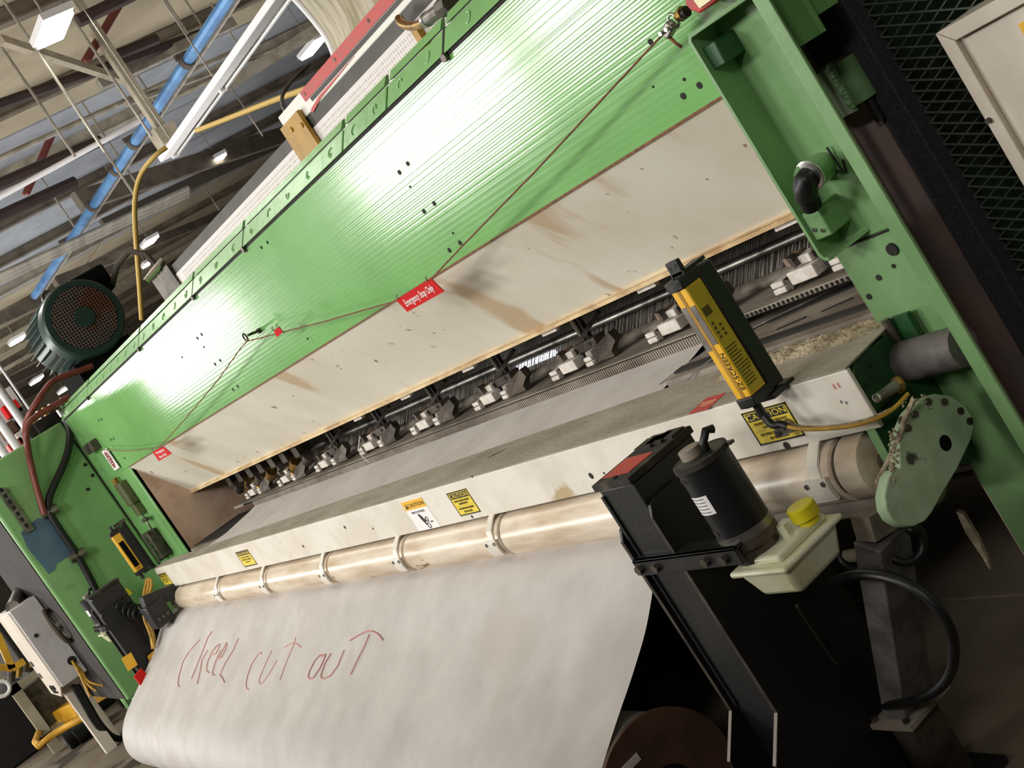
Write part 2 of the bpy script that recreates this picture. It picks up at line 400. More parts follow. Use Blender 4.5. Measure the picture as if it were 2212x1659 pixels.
for (a, b, lab) in (((268, 0), (190, 131), 'upper dull red cross brace near the vertical roof hanger'), ((115, 295), (60, 420), 'lower dull red cross brace between two dark pipes')):
    br_ = thing('cross_brace', lab, 'brace', at(*b, Z=6.5), 'red cross braces')
    for k in (0, 1): build(MB().bar(at(a[0]-9*k, a[1], Z=7.4), at(b[0]-9*k, b[1], Z=6.6), .06, .06), 'strut', M['pipe_red'], br_)
# vertical hanger post and thin rods
def drop(top, bot, ztop):
    P = at(*top, Z=ztop); Q = at(*bot, X=P.x); return P, Vector((P.x, P.y, Q.z))
P, Q = drop((160, -4), (338, 282), 7.5)
h = thing('roof_hanger', 'thick cream steel post hanging down from the roof with a box at its foot', 'post', (P.x, P.y, Q.z))
build(MB().box((P.x-.07, P.y-.07, Q.z), (P.x+.07, P.y+.07, P.z)), 'post', M['cream_steel'], h)
build(MB().box((P.x-.16, P.y-.16, Q.z-.25), (P.x+.16, P.y+.16, Q.z)), 'foot_box', M['cream_steel'], h)
rods = [((10, 5), (165, 360)), ((131, 0), (320, 300)), ((5, 105), (150, 345)), ((95, 130), (260, 440)), ((240, 120), (330, 300)), ((358, 0), (402, 75)), ((400, 0), (437, 58)),
        ((500, 190), (560, 298)), ((292, 155), (340, 235)), ((190, 240), (290, 395)), ((30, 140), (90, 255)), ((445, 410), (478, 452)), ((100, 400), (150, 500)), ((470, 30), (520, 110))]
rod_lab = ['hanger rod at the top left corner, left of the large lamp', 'hanger rod crossing the right edge of the large lamp', 'hanger rod at the left edge below the diagonal brace', 'hanger rod running from below the large lamp to the yellow hose',
           'hanger rod close to the thick cream hanger post', 'hanger rod at the top edge left of the blue pipe', 'hanger rod at the top edge just beside the blue pipe', 'hanger rod below the strip light, right of the small lamp',
           'short hanger rod at the foot of the diagonal brace', 'hanger rod crossing the white conduit left of the blue pipe', 'hanger rod beside the dark pipe at the left edge', 'short hanger rod between the small lamp and overhead rail',
           'short hanger rod left of the green motor near the bundled conduits', 'hanger rod behind the upper end of the blue pipe']
for k, (a, b) in enumerate(rods):
    P, Q = drop(a, b, 7.3)
    tag(build(MB().cyl(V(P.x, P.y, 7.506), Q, .022, n=6), 'hanger_rod', M['pipe_light']), 'thin steel '+rod_lab[k], 'rod', 'hanger rods')
# blue pipe with clamps
bp = thing('blue_pipe', 'long bright blue pipe running along the hall under the roof', 'pipe', at(314, 280, Z=5.9))
a, b = ext(at(126, 560, Z=5.9), at(486, 6, Z=5.9), .25, .12)
build(MB().cyl(a, b, .085, n=10), 'pipe', M['pipe_blue'], bp, smooth='auto')
build(MB().cyl(a+V(0, .2, -.02), b+V(0, .2, -.02), .04, n=8), 'side_conduit', M['pipe_light'], bp, smooth='auto')
for t in (.25, .4, .52, .6, .68, .8):
    c = a.lerp(b, t); d = (b-a).normalized()
    build(MB().cyl(c-d*.07, c+d*.07, .11, n=10), 'clamp', M['purlin_dark'], bp)
    build(MB().box((c.x-.02, c.y-.15, c.z+.05), (c.x+.02, c.y+.25, c.z+.14)), 'bracket', M['steel'], bp)
# high bay lamps
def lamp(px, py, z, L, W, lab):
    c = at(px, py, Z=z)
    t = thing('high_bay_lamp', lab, 'ceiling light', c, 'high bay lamps under the roof')
    build(MB().box((c.x-L/2, c.y-W/2, c.z+.03), (c.x+L/2, c.y+W/2, c.z+.12)), 'housing', M['fixture'], t)
    build(MB().box((c.x-L/2+.02, c.y-W/2+.02, c.z-.03), (c.x+L/2-.02, c.y+W/2-.02, c.z+.028)), 'lens', M['lamp_on'], t, bevel=.02)
    build(MB().cyl(c+V(0, 0, .12), V(c.x, c.y, 7.506), .015, n=6), 'stem', M['pipe_light'], t)
lamp(118, 65, 6.5, .80, .42, 'large bright lamp at the top left corner below the roof')
lamp(678, 104, 6.5, .95, .34, 'long bright lamp beside the hanging cloth above the beam')
lamp(472, 346, 6.5, .60, .34, 'small bright lamp between the strip light and the beam')
lamp(325, 523, 6.5, .72, .44, 'small bright lamp just above the dark end of the beam')
lamp(38, 736, 6.5, .6, .5, 'tiny far lamp left of the green motor')
lamp(80, 822, 6.3, 1.0, .5, 'far lamp glimpsed below the fins of the green motor')
lamp(140, 842, 5.6, 1.0, .5, 'far lamp glimpsed over the top of the green housing')
lamp(318, 572, 6.5, .5, .3, 'far lamp right of the yellow hose above the motor conduit')
# hanging strip light (white trunking)
ZS = 4.6
a, b = at(362, 340, Z=ZS), at(622, -14, Z=ZS)
b = Vector((b.x, a.y, ZS))
a2 = Vector((a.x, a.y, ZS)); L = Vector((b.x+4, a.y, ZS))
st = thing('strip_light', 'long white strip light fixture hanging above the beam, unlit', 'ceiling light', a2)
build(MB().box((a2.x, a2.y-.12, ZS-.02), (L.x, a2.y+.07, ZS+.06)), 'reflector', M['fixture'], st, bevel=.01)
build(MB().cyl(a2+V(.03, .115, -.03), L+V(0, .115, -.03), .022, n=10), 'tube', M['chrome'], st, smooth='auto')
build(MB().box((a2.x, a2.y+.05, ZS-.05), (a2.x+.04, a2.y+.15, ZS+.03)), 'end_holder', M['fixture'], st)
build(MB().box((a2.x+2.2, a2.y+.05, ZS-.05), (a2.x+2.26, a2.y+.15, ZS+.03)), 'end_holder', M['fixture'], st)
for dx in (.4, 2.4, 4.6):
    build(MB().cyl((a2.x+dx, a2.y, ZS+.06), (a2.x+dx, a2.y, 7.506), .01, n=6), 'suspension_wire', M['pipe_light'], st)

# ------------------------------------------------------------------ the textile machine
tm = thing('textile_machine', 'long green and white textile machine with needle modules across the picture', 'machine', (-5.2, 2.6, 0))
XL, XR, YF = -8.63, -1.74, 2.0
ZB, ZT = 1.567, 2.030
prof = []
NR = 58; PT = (ZT-ZB)/NR; AM = [random.uniform(.5, 1.2) for _ in range(NR+1)]
for i in range(NR*8+1):
    z = ZB+PT*i/8; fa = max(.12, min(1, (z-1.66)/.16)); prof.append((YF-fa*.00006*AM[i//8]*math.sin(2*math.pi*i/8)-.00003*math.sin(i*.37), z))
hood = MB().sheet(prof, XL, XR)
front = build(hood, 'front_panel', M['green_hood'], tm, smooth=True)
build(MB().box((XL, YF+.004, ZB), (XR, YF+.02, ZT)), 'front_panel_backing', M['green'], tm)
build(MB().box((-7.9, YF-.003, ZB-.005), (-2.0, YF+.004, ZB+.001)), 'panel_edge', M['rope'], tm)
build(MB().box((XL, YF, .1), (-7.9, YF+.03, ZB-.001)), 'end_pillar', M['green'], tm, bevel=.003)
holes = [(862,373,6),(880,354,6),(915,457,6),(937,440,6),(970,541,6),(993,525,6),(885,404,3),(1404,91,7),(1477,172,4),(1510,185,8),(1475,208,8),(426,731,4),(435,723,4),(440,750,3),(393,772,3),
         (464,787,4),(475,779,4),(503,842,4),(513,835,4),(213,908,3),(219,906,3),(240,950,3),(245,948,3),(269,990,3),(564,535,4),(577,524,4),(978,504,3),(664,732,3),(1410,188,3)]
for (px, py, r) in holes:
    p = at(px, py, Y=YF-.002); rr = r/2798*(p-EYE).length*.95
    build(MB().cyl(p, p+V(0, .003, 0), rr, n=10), 'bolt_hole', M['dark'], tm)
# cover plates on the top edge
cuts = [-8.63, -7.75, -6.40, -5.36, -4.62, -3.56, -3.21, -2.83, -2.25, -1.74]
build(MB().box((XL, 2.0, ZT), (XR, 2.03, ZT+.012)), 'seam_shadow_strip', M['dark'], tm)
for i in range(len(cuts)-1):
    xa, xb = cuts[i]+.006, cuts[i+1]-.006
    c = MB()
    c.prism([(xa, 1.992, 2.041), (xa, 2.038, 2.098), (xa, 2.05, 2.098), (xa, 2.05, 2.041)], (xb-xa, 0, 0))
    pl = build(c, 'cover_plate', M['green_cover'], tm, bevel=.003)
    build(MB().prism([(xa+.012, 2.041, 2.104), (xa+.012, 2.064, 2.128), (xa+.012, 2.075, 2.128), (xa+.012, 2.06, 2.104)], (xb-xa-.024, 0, 0)), 'cover_flange', M['green_cover'], pl)
    n = max(2, int((xb-xa)/.19)); cu = MB()  # curled reflections put into shape and pale colour
    for j in range(n):
        cx = xa+(j+.5)*(xb-xa)/n; s = .0155
        pts = []
        a0 = random.uniform(0, 6.28); span = random.choice((3.6, 4.4, 5.2))
        for q in range(9):
            g = a0+span*q/8; dx = s*.8*math.cos(g); dv = s*math.sin(g)
            pts.append((cx+dx, 2.015-.0014+dv*.63, 2.0695+.0011+dv*.777))
        cu.tube(pts, .0022, 6)
    build(cu, 'reflection_curl', M['curl'], pl, smooth=True)['kind'] = 'stuff'
    if i in (1, 2, 3, 4, 7, 8):
        g = MB(); g.prism([(xa-.012, 1.99, 2.036), (xa-.012, 2.04, 2.10), (xa-.012, 2.046, 2.10), (xa-.012, 1.996, 2.036)], (.012, 0, 0))
        build(g, 'joint_gap', M['dark'], pl)
        build(MB().cyl((xa-.004, 1.986, 2.032), (xa-.004, 1.998, 2.032), .012, n=10), 'joint_bolt', M['greasy'], pl)
build(MB().box((XL, 2.062, 1.6), (XR, 2.09, 2.10)), 'top_deck_wall', M['green'], tm)
build(MB().box((XL, 2.09, 2.06), (XR, 3.3, 2.09)), 'top_deck', M['green'], tm)
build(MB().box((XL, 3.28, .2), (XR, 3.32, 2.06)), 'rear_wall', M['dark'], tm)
# apron and its lip
ap = MB().prism([(-7.9, 2.002, 1.562), (-7.9, 2.237, 1.236), (-7.9, 2.245, 1.24), (-7.9, 2.012, 1.566)], (5.88, 0, 0))
apr = build(ap, 'apron_panel', M['apron'], tm)
build(MB().box((-7.9, 2.225, 1.222), (-2.02, 2.262, 1.2345)), 'apron_lip', M['lip'], apr)
build(MB().box((-7.9, 2.222, 1.236), (-2.02, 2.236, 1.2395)), 'lip_bead', M['lip'], apr)
for px, py in ((1700, 481), (1398, 621), (1187, 715), (1013, 797), (878, 858), (775, 905)):
    p = at(px, py, Y=2.25)
    build(MB().box((p.x-.045, 2.245, 1.207), (p.x+.045, 2.262, 1.2215)), 'hanger_tab', M['block'], apr)
build(MB().box((-7.92, 2.01, .3), (-7.9, 3.28, 1.566)), 'end_wall', M['brown_wall'], tm)
build(MB().box((-2.02, 2.03, .3), (-2.0, 3.28, 1.566)), 'end_wall', M['brown_wall'], tm)
# mechanism behind the apron
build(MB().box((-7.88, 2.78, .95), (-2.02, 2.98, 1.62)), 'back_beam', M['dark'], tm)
build(MB().box((-7.6, 2.58, 1.165), (-2.02, 2.66, 1.225)), 'needle_bar', M['steel_dusty'], tm, bevel=.006)
build(MB().box((-7.6, 2.52, 1.255), (-2.02, 2.72, 1.40)), 'upper_bar', M['greasy'], tm, bevel=.01)
build(MB().cyl((-7.6, 2.56, 1.115), (-2.02, 2.56, 1.115), .018, n=12), 'yarn_guide_tube', M['steel'], tm, smooth='auto')
build(MB().cyl((-7.6, 2.48, 1.045), (-2.02, 2.48, 1.045), .022, n=12), 'presser_tube', M['steel_dusty'], tm, smooth='auto')
build(MB().box((-7.5, 2.27, 1.018), (-2.03, 2.46, 1.034)), 'presser_rail', M['steel_dusty'], tm, bevel=.003)
hl = MB()
x = -7.3
while x < -2.05:
    hl.box((x, 2.266, 1.021), (x+.007, 2.272, 1.031)); x += .0185
tag(build(hl, 'rail_holes', M['dark'], tm), kind='stuff')
ya = MB(); x = -7.5; i = 0
while x < -2.1:
    dx = random.uniform(.02, .05)
    ya.bar((x, 2.60, 1.165), (x-dx, 2.50, 1.035), .0022, .0022); x += .0115; i += 1
tag(build(ya, 'yarn_ends', M['block'], tm), kind='stuff')
yb_ = MB().box((-7.6, 2.66, .98), (-2.02, 2.70, 1.16)); build(yb_, 'yarn_backplate', M['greasy'], tm)
# reed
build(MB().box((-7.1, 2.262, .998), (-2.87, 2.27, 1.030)), 'reed_base', M['dark'], tm)
ct = MB(); x = -7.1
while x < -2.875:
    ct.box((x, 2.254, .998), (x+.0062, 2.263, 1.029)); x += .0118
tag(build(ct, 'reed_teeth', M['steel_dusty'], tm), kind='stuff')
# bed under the needles
build(MB().box((-7.88, 2.02, .90), (-2.86, 2.7, .945)), 'bed_sheet', M['steel_dusty'], tm)
build(MB().box((-2.86, 2.06, .955), (-2.02, 2.7, .985)), 'bed_plate', M['steel_dusty'], tm)
build(MB().box((-2.86, 2.10, .985), (-2.02, 2.135, .992)), 'bed_slot', M['dark'], tm)
build(MB().prism([(-2.8, 2.22, .986), (-2.72, 2.26, .986), (-2.30, 2.40, .986), (-2.38, 2.40, .986)], (0, 0, .006)), 'bed_strap', M['steel'], tm)
build(MB().prism([(-2.66, 2.30, .9855), (-2.1, 2.43, .9855), (-2.1, 2.36, .9855), (-2.62, 2.27, .9855)], (0, 0, .003)), 'bed_gap', M['dark'], tm)
for x0, y0 in ((-2.35, 2.2), (-2.2, 2.27), (-2.5, 2.18)):
    build(MB().prism([(x0, y0, .985), (x0+.09, y0+.02, .985), (x0+.09, y0+.028, .985), (x0, y0+.008, .985)], (0, 0, .003)), 'bed_groove', M['dark'], tm)
build(MB().box((-7.9, 2.04, .06), (-3.0, 2.07, .62)), 'lower_guard', M['green_dark'], tm)  # machine green darkened in colour for the shade down here
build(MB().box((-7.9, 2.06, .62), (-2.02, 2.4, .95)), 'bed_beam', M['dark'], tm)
p = at(1385, 1470, Y=2.03)
build(MB().prism([(p.x-.25, 2.035, .02), (p.x+.06, 2.035, .02), (p.x+.05, 2.035, .1), (p.x-.02, 2.035, .24), (p.x-.25, 2.035, .30)], (0, .004, 0)), 'kick_plate', M['green'], tm)

def module(x0, brass=False):
    r = build(MB().cyl((x0, 2.40, 1.098), (x0, 2.40, 1.30), .011, n=10), 'presser_rod', M['chrome'], tm, smooth='auto')
    build(MB().cyl((x0+.022, 2.41, 1.09), (x0+.022, 2.41, 1.30), .010, n=10), 'guide_rod', M['black'], r, smooth='auto')
    a = MB(); a.prism([(x0-.01, 2.335, 1.085), (x0+.012, 2.335, 1.118), (x0+.115, 2.355, 1.118), (x0+.115, 2.355, 1.09), (x0+.03, 2.34, 1.083)], (0, .05, 0))
    build(a, 'presser_arm', M['brass'] if brass else M['greasy'], r, bevel=.003)
    for dx, dz in ((.012, 1.101), (.085, 1.105)):
        build(MB().cyl((x0+dx, 2.333 if dx < .05 else 2.348, dz), (x0+dx, 2.36, dz), .0085, n=10), 'arm_bolt', M['dark'], r)
    build(MB().bar((x0+.02, 2.36, 1.12), (x0+.115, 2.43, 1.175), .02, .014), 'link', M['greasy'], r)
    hk = MB(); pts = [(x0+.05, 2.33, 1.088), (x0+.045, 2.33, 1.07), (x0+.055, 2.33, 1.056), (x0+.08, 2.33, 1.050), (x0+.105, 2.33, 1.054)]
    hk.tube(pts, .0085, 8)
    build(hk, 'hook', M['brass'] if brass else M['black'], r, smooth=True)
    for (xa, xb, za, zb, ya, n, mt) in ((-.075, .022, 1.050, 1.086, 2.30, 'foot_block', 'block'), (-.03, .012, 1.088, 1.112, 2.32, 'top_block', 'block'),
                                        (-.145, -.098, 1.042, 1.0575, 2.295, 'side_block', 'block'), (-.145, -.098, 1.060, 1.0755, 2.297, 'side_block', 'block'),
                                        (.075, .118, 1.044, 1.0585, 2.30, 'side_block', 'block'), (.075, .118, 1.061, 1.0755, 2.302, 'side_block', 'block'),
                                        (-.092, -.048, 1.092, 1.118, 2.33, 'rear_block', 'brown_block')):
        build(MB().box((x0+xa, ya, za), (x0+xb, ya+.05, zb)), n, M[mt], r, bevel=.003)
    for dx in (-.087, -.040):
        z = 1.04 if dx < -.05 else 1.09
        build(MB().prism([(x0+dx-.008, 2.300, z+.035), (x0+dx+.010, 2.300, z+.03), (x0+dx+.014, 2.300, z+.006), (x0+dx+.004, 2.300, z)], (0, .03, 0)), 'clamp', M['greasy'], r)
    build(MB().prism([(x0+.125, 2.31, 1.045), (x0+.125, 2.31, 1.088), (x0+.225, 2.34, 1.118), (x0+.235, 2.34, 1.085), (x0+.20, 2.33, 1.06), (x0+.20, 2.33, 1.04)], (0, .03, 0)), 'wedge', M['greasy'], r)
for i in range(-2, 7):
    if i >= 0 : module(-3.595-.59*i, brass=(i >= 5))
    elif i == -2: module(-2.42, False)
    else: module(-3.01, False)
# extra presser bits crowding the far end
for k in range(7):
    x0 = -6.3-.2*k
    build(MB().cyl((x0, 2.36, 1.10), (x0+.07, 2.36, 1.13), .03, n=12), 'cam', M['brass'] if k % 2 else M['greasy'], tm, smooth='auto')
    build(MB().box((x0-.06, 2.34, 1.14), (x0+.02, 2.42, 1.2)), 'cam_block', M['greasy'], tm, bevel=.004)
p, q = at(1120, 795, Y=2.64), at(1202, 768, Y=2.64)
build(MB().cyl(p, V(q.x, p.y, p.z), .012, n=10), 'lamp_tube', M['tube_on'], tm, smooth='auto')
p = at(962, 880, Y=2.64); build(MB().cyl(p, p+V(.05, 0, 0), .012, n=10), 'lamp_tube', M['tube_on'], tm, smooth='auto')
# loose thread over the reed
build(MB().tube([at(778, 942, Y=2.25), at(774, 968, Y=2.24), at(782, 985, Y=2.22), at(796, 998, Y=2.2)], .0025, 6), 'loose_thread', M['block'], tm, smooth=True)

# gadgets on the end pillar: parts of the machine
def pil(px, py, d=0.0): return at(px, py, Y=YF-.01-d)
p = pil(205, 968)
c = build(MB().box((p.x-.10, 1.95, p.z-.015), (p.x+.12, 1.998, p.z+.05)), 'switch_bracket', M['greasy'], tm, bevel=.004)
a, b = pil(222, 974), pil(240, 1022)
lb = build(MB().box((a.x-.02, 1.985, b.z), (a.x+.12, 1.99, a.z)), 'pull_cord_label', M['sticker'], tm); lb['label'] = 'white label with red print'
mk = MB(); zc = (a.z+b.z)/2; hh = (a.z-b.z)/2
mk.tube([(a.x+.045+.028*math.cos(g*.4833), 1.9845, zc+hh*.8*math.sin(g*.4833)) for g in range(13)], .0035, 5, closed=True)
for q in (-.55, -.25, 0, .3, .55): mk.box((a.x+.032, 1.984, zc+hh*q-.006), (a.x+.058, 1.986, zc+hh*q+.008))
mk.box((a.x+.082, 1.984, zc-hh*.6), (a.x+.088, 1.986, zc+hh*.75)); mk.box((a.x+.096, 1.984, zc-hh*.1), (a.x+.101, 1.986, zc+hh*.75))
build(mk, 'red_print', M['dark_red'], lb)['kind'] = 'stuff'
a, b = pil(258, 1042), pil(300, 1105)
g = build(MB().box((a.x-.02, 1.95, b.z+.06), (a.x+.13, 1.998, a.z)), 'limit_switch', M['spring_olive'], tm, bevel=.006)
build(MB().box((a.x+.02, 1.955, b.z-.02), (a.x+.12, 1.998, b.z+.06)), 'switch_head', M['spring_olive'], g, bevel=.004)
build(MB().cyl((a.x+.02, 1.97, a.z), (a.x+.02, 1.97, a.z+.04), .02, n=10), 'cable_gland', M['brass'], g)
build(MB().tube([(a.x+.1, 1.97, b.z-.02), (a.x+.11, 1.965, b.z-.09), (a.x+.10, 1.965, b.z-.17)], .006, 6), 'chain', M['steel'], g, smooth=True)
build(MB().cyl((a.x+.06, 1.965, b.z-.06), (a.x+.16, 1.965, b.z-.06), .014, n=8), 'toggle', M['greasy'], g)
p = pil(345, 1168)
e = build(MB().box((p.x-.10, 1.93, p.z-.10), (p.x+.08, 1.998, p.z+.09)), 'push_button_box', M['greasy'], tm, bevel=.006)
build(MB().box((p.x-.14, 1.94, p.z-.12), (p.x-.10, 1.998, p.z+.07)), 'box_cover', M['steel'], e)
for dz in (-.05, 0, .05):
    build(MB().cyl((p.x, 1.925, p.z+dz), (p.x, 1.935, p.z+dz), .02, n=12), 'push_button', M['green_dark'], e)

# ------------------------------------------------------------------ left gearbox housing
XH = -8.632
gh = thing('gearbox_housing', 'large green end housing with hoses and a grey-blue paint patch, far left', 'housing', (-9.3, 1.7, 0))
build(MB().box((-10.0, 1.345, .32), (XH, 1.998, 2.046)), 'casing', M['green_box'], gh, bevel=.02, seg=3)
build(MB().box((-9.98, 1.338, .34), (XH-.025, 1.346, 1.98)), 'front_cover', M['flange_brown'], gh)
build(MB().box((XH-.06, 1.992, .3), (XH+.004, 2.0, 2.046)), 'seam_strip', M['dark'], gh)
poly = [at(x, y, X=XH+.001) for x, y in ((45, 1150), (62, 1135), (80, 1120), (100, 1118), (112, 1128), (165, 1186), (160, 1203), (140, 1206), (122, 1218), (118, 1232), (105, 1240), (96, 1228), (60, 1185))]
pt = build(MB().prism(poly, (.002, 0, 0)), 'paint_patch', M['blue_paint'], gh); pt['label'] = 'grey-blue paint patch'
a, b = at(-4, 1062, X=XH), at(59, 1152, X=XH)
st = build(MB().box((XH, b.y-.006, b.z), (XH+.02, b.y+.045, a.z)), 'slotted_strip', M['steel'], gh)
for k in range(7):
    z = b.z+.03+k*.045
    build(MB().box((XH+.0195, b.y+.008, z), (XH+.0215, b.y+.03, z+.028)), 'slot', M['dark'], st)
for (x, y) in ((14, 1063), (44, 1105)):
    p = at(x, y, X=XH); build(MB().cyl(p, p+V(.008, 0, 0), .02, n=14), 'washer', M['steel'], gh)
for (x, y) in ((184, 1004), (200, 1027), (190, 1057)):
    p = at(x, y, X=XH); build(MB().cyl(p, p+V(.003, 0, 0), .012, n=10), 'bolt_hole', M['dark'], gh)
build(MB().box((-9.9, 1.5, .0), (-9.75, 1.9, .33)), 'foot', M['green_box'], gh)
p = at(235, 1430, X=-8.7)
build(MB().box((-8.85, 1.40, .0), (-8.65, 1.62, .33)), 'foot', M['green_box'], gh)
p = at(262, 1282, X=XH); build(MB().prism([p, p+V(0, .05, .01), p+V(0, .06, -.04), p+V(0, .01, -.05)], (.003, 0, 0)), 'tape_scrap', M['yellow_print'], gh)

# ------------------------------------------------------------------ electric motor on top
c = at(185, 692, X=-8.55); c = Vector((-8.55, c.y+.005, c.z+.02))
R0 = .268
em = thing('electric_motor', 'dark green finned electric motor with round fan grille on top of the machine', 'motor', (c.x-.3, c.y, c.z-R0))
build(MB().lathe((c.x-.16, c.y, c.z), (1, 0, 0), [(0, R0*1.0), (.10, R0*1.0), (.145, R0*.98), (.16, R0*.93), (.161, R0*.80)], 40), 'fan_cowl', M['motor_green'], em, smooth='auto')
build(MB().cyl((c.x-.002, c.y, c.z), (c.x+.0025, c.y, c.z), R0*.79, n=40), 'fan_opening', M['motor_black'], em)
gr = MB()
n = 21
for i in range(-n//2, n//2+1):
    t = i*R0*1.56/n; h = math.sqrt(max(0, (R0*.78)**2-t*t))
    if h > .01:
        gr.box((c.x+.003, c.y+t-.003, c.z-h), (c.x+.006, c.y+t+.003, c.z+h)); gr.box((c.x+.003, c.y-h, c.z+t-.003), (c.x+.006, c.y+h, c.z+t+.003))
tag(build(gr, 'grille_wires', M['rust_brown'], em), kind='stuff')
build(MB().cyl((c.x, c.y, c.z), (c.x+.012, c.y, c.z), R0*.25, n=24), 'grille_boss', M['motor_green'], em, smooth='auto')
build(MB().lathe((c.x-.75, c.y, c.z), (1, 0, 0), [(0, R0*.7), (.03, R0*.86), (.60, R0*.86)], 32), 'stator', M['motor_green'], em, smooth='auto')
for k in range(32):
    g = 2*math.pi*k/32; d = V(0, math.cos(g), math.sin(g))
    build(MB().obox((c.x-.44, c.y+d.y*R0*.93, c.z+d.z*R0*.93), (.27, 0, 0), d*R0*.09, V(0, -d.z, d.y)*.003), 'cooling_fin', M['motor_green'], em)
p = at(262, 640, X=-8.75)
build(MB().box((-9.0, c.y+.10, c.z+R0*.35), (-8.72, c.y+.36, c.z+R0*1.05)), 'terminal_box', M['motor_black'], em, bevel=.02)
build(MB().box((-9.1, c.y-.22, 2.091), (-8.62, c.y+.2, c.z-R0*.85)), 'foot', M['motor_black'], em)
pts = [(-8.72, c.y+.34, c.z+.12), (-8.6, c.y+.40, c.z+.20), (-8.45, c.y+.47, c.z+.22), (-8.35, c.y+.52, c.z+.14), (-8.32, c.y+.53, c.z-.05), (-8.32, c.y+.53, 2.1)]
build(MB().tube(pts, .02, 10), 'conduit', M['purlin_dark'], em, smooth=True)
lug = MB().tube([(-8.95, 2.475+.045*math.cos(g*.5), 2.815+.045*math.sin(g*.5)) for g in range(13)], .012, 8, closed=False)
build(lug, 'lifting_eye', M['steel'], em, smooth=True)

# ------------------------------------------------------------------ right end column of the machine
cl = thing('end_column', 'green steel end column with a shallow tray, right of the white apron', 'column', (-1.88, 2.05, 0))
build(MB().box((-1.985, 1.998, .2), (-1.825, 2.03, 2.6)), 'web_plate', M['green_col'], cl)
build(MB().box((-2.005, 1.999, .9), (-1.985, 2.026, 1.2)), 'web_edge', M['green_col'], cl)
build(MB().box((-1.752, 1.90, .0), (-1.716, 1.908, 2.6)), 'outer_flange', M['green_col'], cl, bevel=.002)
build(MB().prism([(-1.75, 1.906, 0), (-1.828, 2.0, 0), (-1.818, 2.0, 0), (-1.74, 1.906, 0)], (0, 0, 2.6)), 'flange_return', M['green_col'], cl)
tr = build(MB().box((-1.972, 1.994, 1.165), (-1.825, 1.998, 1.705)), 'tray_floor', M['green_col'], cl)
rim = MB(); zt, zb, yo, yi = 1.708, 1.163, 1.915, 1.998
o1 = [(-1.80, zt), (-1.955, zt), (-1.966, zt-.012), (-1.966, zb+.02), (-1.958, zb+.006), (-1.945, zb), (-1.88, zb+.012)]
i1 = [(-1.80, zt-.008), (-1.953, zt-.008), (-1.958, zt-.015), (-1.958, zb+.022), (-1.953, zb+.012), (-1.943, zb+.008), (-1.88, zb+.020)]
yy = [yo+.03, yo, yo, yo, yo, yo, yi-.004]
n = len(o1)
vs = [V(x, yy[k], z) for k, (x, z) in enumerate(o1)]+[V(x, yy[k], z) for k, (x, z) in enumerate(i1)]+[V(x, yi, z) for (x, z) in o1]+[V(x, yi, z) for (x, z) in i1]
fs = []
for k in range(n-1):
    fs += [(k, k+1, n+k+1, n+k), (2*n+k, 2*n+k+1, k+1, k), (n+k, n+k+1, 3*n+k+1, 3*n+k)]
rim.add(vs, fs)
build(rim, 'tray_rim', M['green_col'], cl)
build(MB().box((-1.985, 1.994, 1.158), (-1.825, 1.9985, 1.162)), 'panel_seam', M['dark'], cl)
p = at(1560, 105, Y=1.96)
b = build(MB().box((p.x-.035, 1.93, p.z-.03), (p.x+.02, 1.998, p.z+.022)), 'junction_block', M['green_dark'], cl, bevel=.004)
a = at(1745, 382, Y=1.90); d = at(1775, 362, Y=1.99)
s = build(MB().cyl(V(d.x, 1.996, d.z), V(a.x+.004, a.y, a.z), .031, n=24), 'cable_stub', M['green_col'], cl, smooth='auto')
build(MB().lathe(V(a.x+.006, a.y+.004, a.z), V(-.02, -1, -.05), [(0, .033), (.004, .033), (.005, .029)], 24), 'stub_rim', M['chrome'], s, smooth='auto')
a2 = at(1738, 400, Y=1.895); a3 = at(1743, 425, Y=1.90); a4 = at(1756, 448, Y=1.91)
build(MB().tube([V(a.x, a.y+.01, a.z), V(a.x-.003, a.y-.012, a.z-.006), a2, a3], .024, 14), 'elbow', M['rubber'], s, smooth=True)
cg = MB()
for k in range(9):
    c0 = a3.lerp(a4, k/9); c1 = a3.lerp(a4, (k+.55)/9); cg.cyl(c0, c1, .021, n=14)
cg.cyl(a3, a4, .018, n=12)
build(cg, 'corrugated_sleeve', M['rubber'], s)
p = at(1772, 478, Y=1.93)
bx = build(MB().box((p.x-.035, 1.925, p.z-.035), (p.x+.015, 1.998, p.z+.03)), 'terminal_box', M['green_col'], cl, bevel=.004)
for k in range(2):
    build(MB().cyl((p.x-.02+.02*k, 1.921, p.z-.01-.008*k), (p.x-.02+.02*k, 1.926, p.z-.01-.008*k), .005, n=10), 'screw', M['chrome'], bx)
for pts in (((1690, 348), (1722, 362), (1716, 378), (1690, 350)), ((1691, 350), (1703, 386)), ((1786, 318), (1822, 372), (1797, 365)), ((1820, 345), (1828, 372))):
    build(MB().tube([at(x, y, Y=1.985) for x, y in pts], .0025, 6), 'wire_end', M['black'], cl)
for (x, y, r) in ((1928, 538, .014), (1898, 600, .007), (1877, 641, .007), (1930, 575, .005)):
    p = at(x, y, Y=1.997); build(MB().cyl(p+V(0, -.004 if r > .01 else -.001, 0), p+V(0, .002, 0), r, n=12), 'bolt_hole', M['dark'], cl)

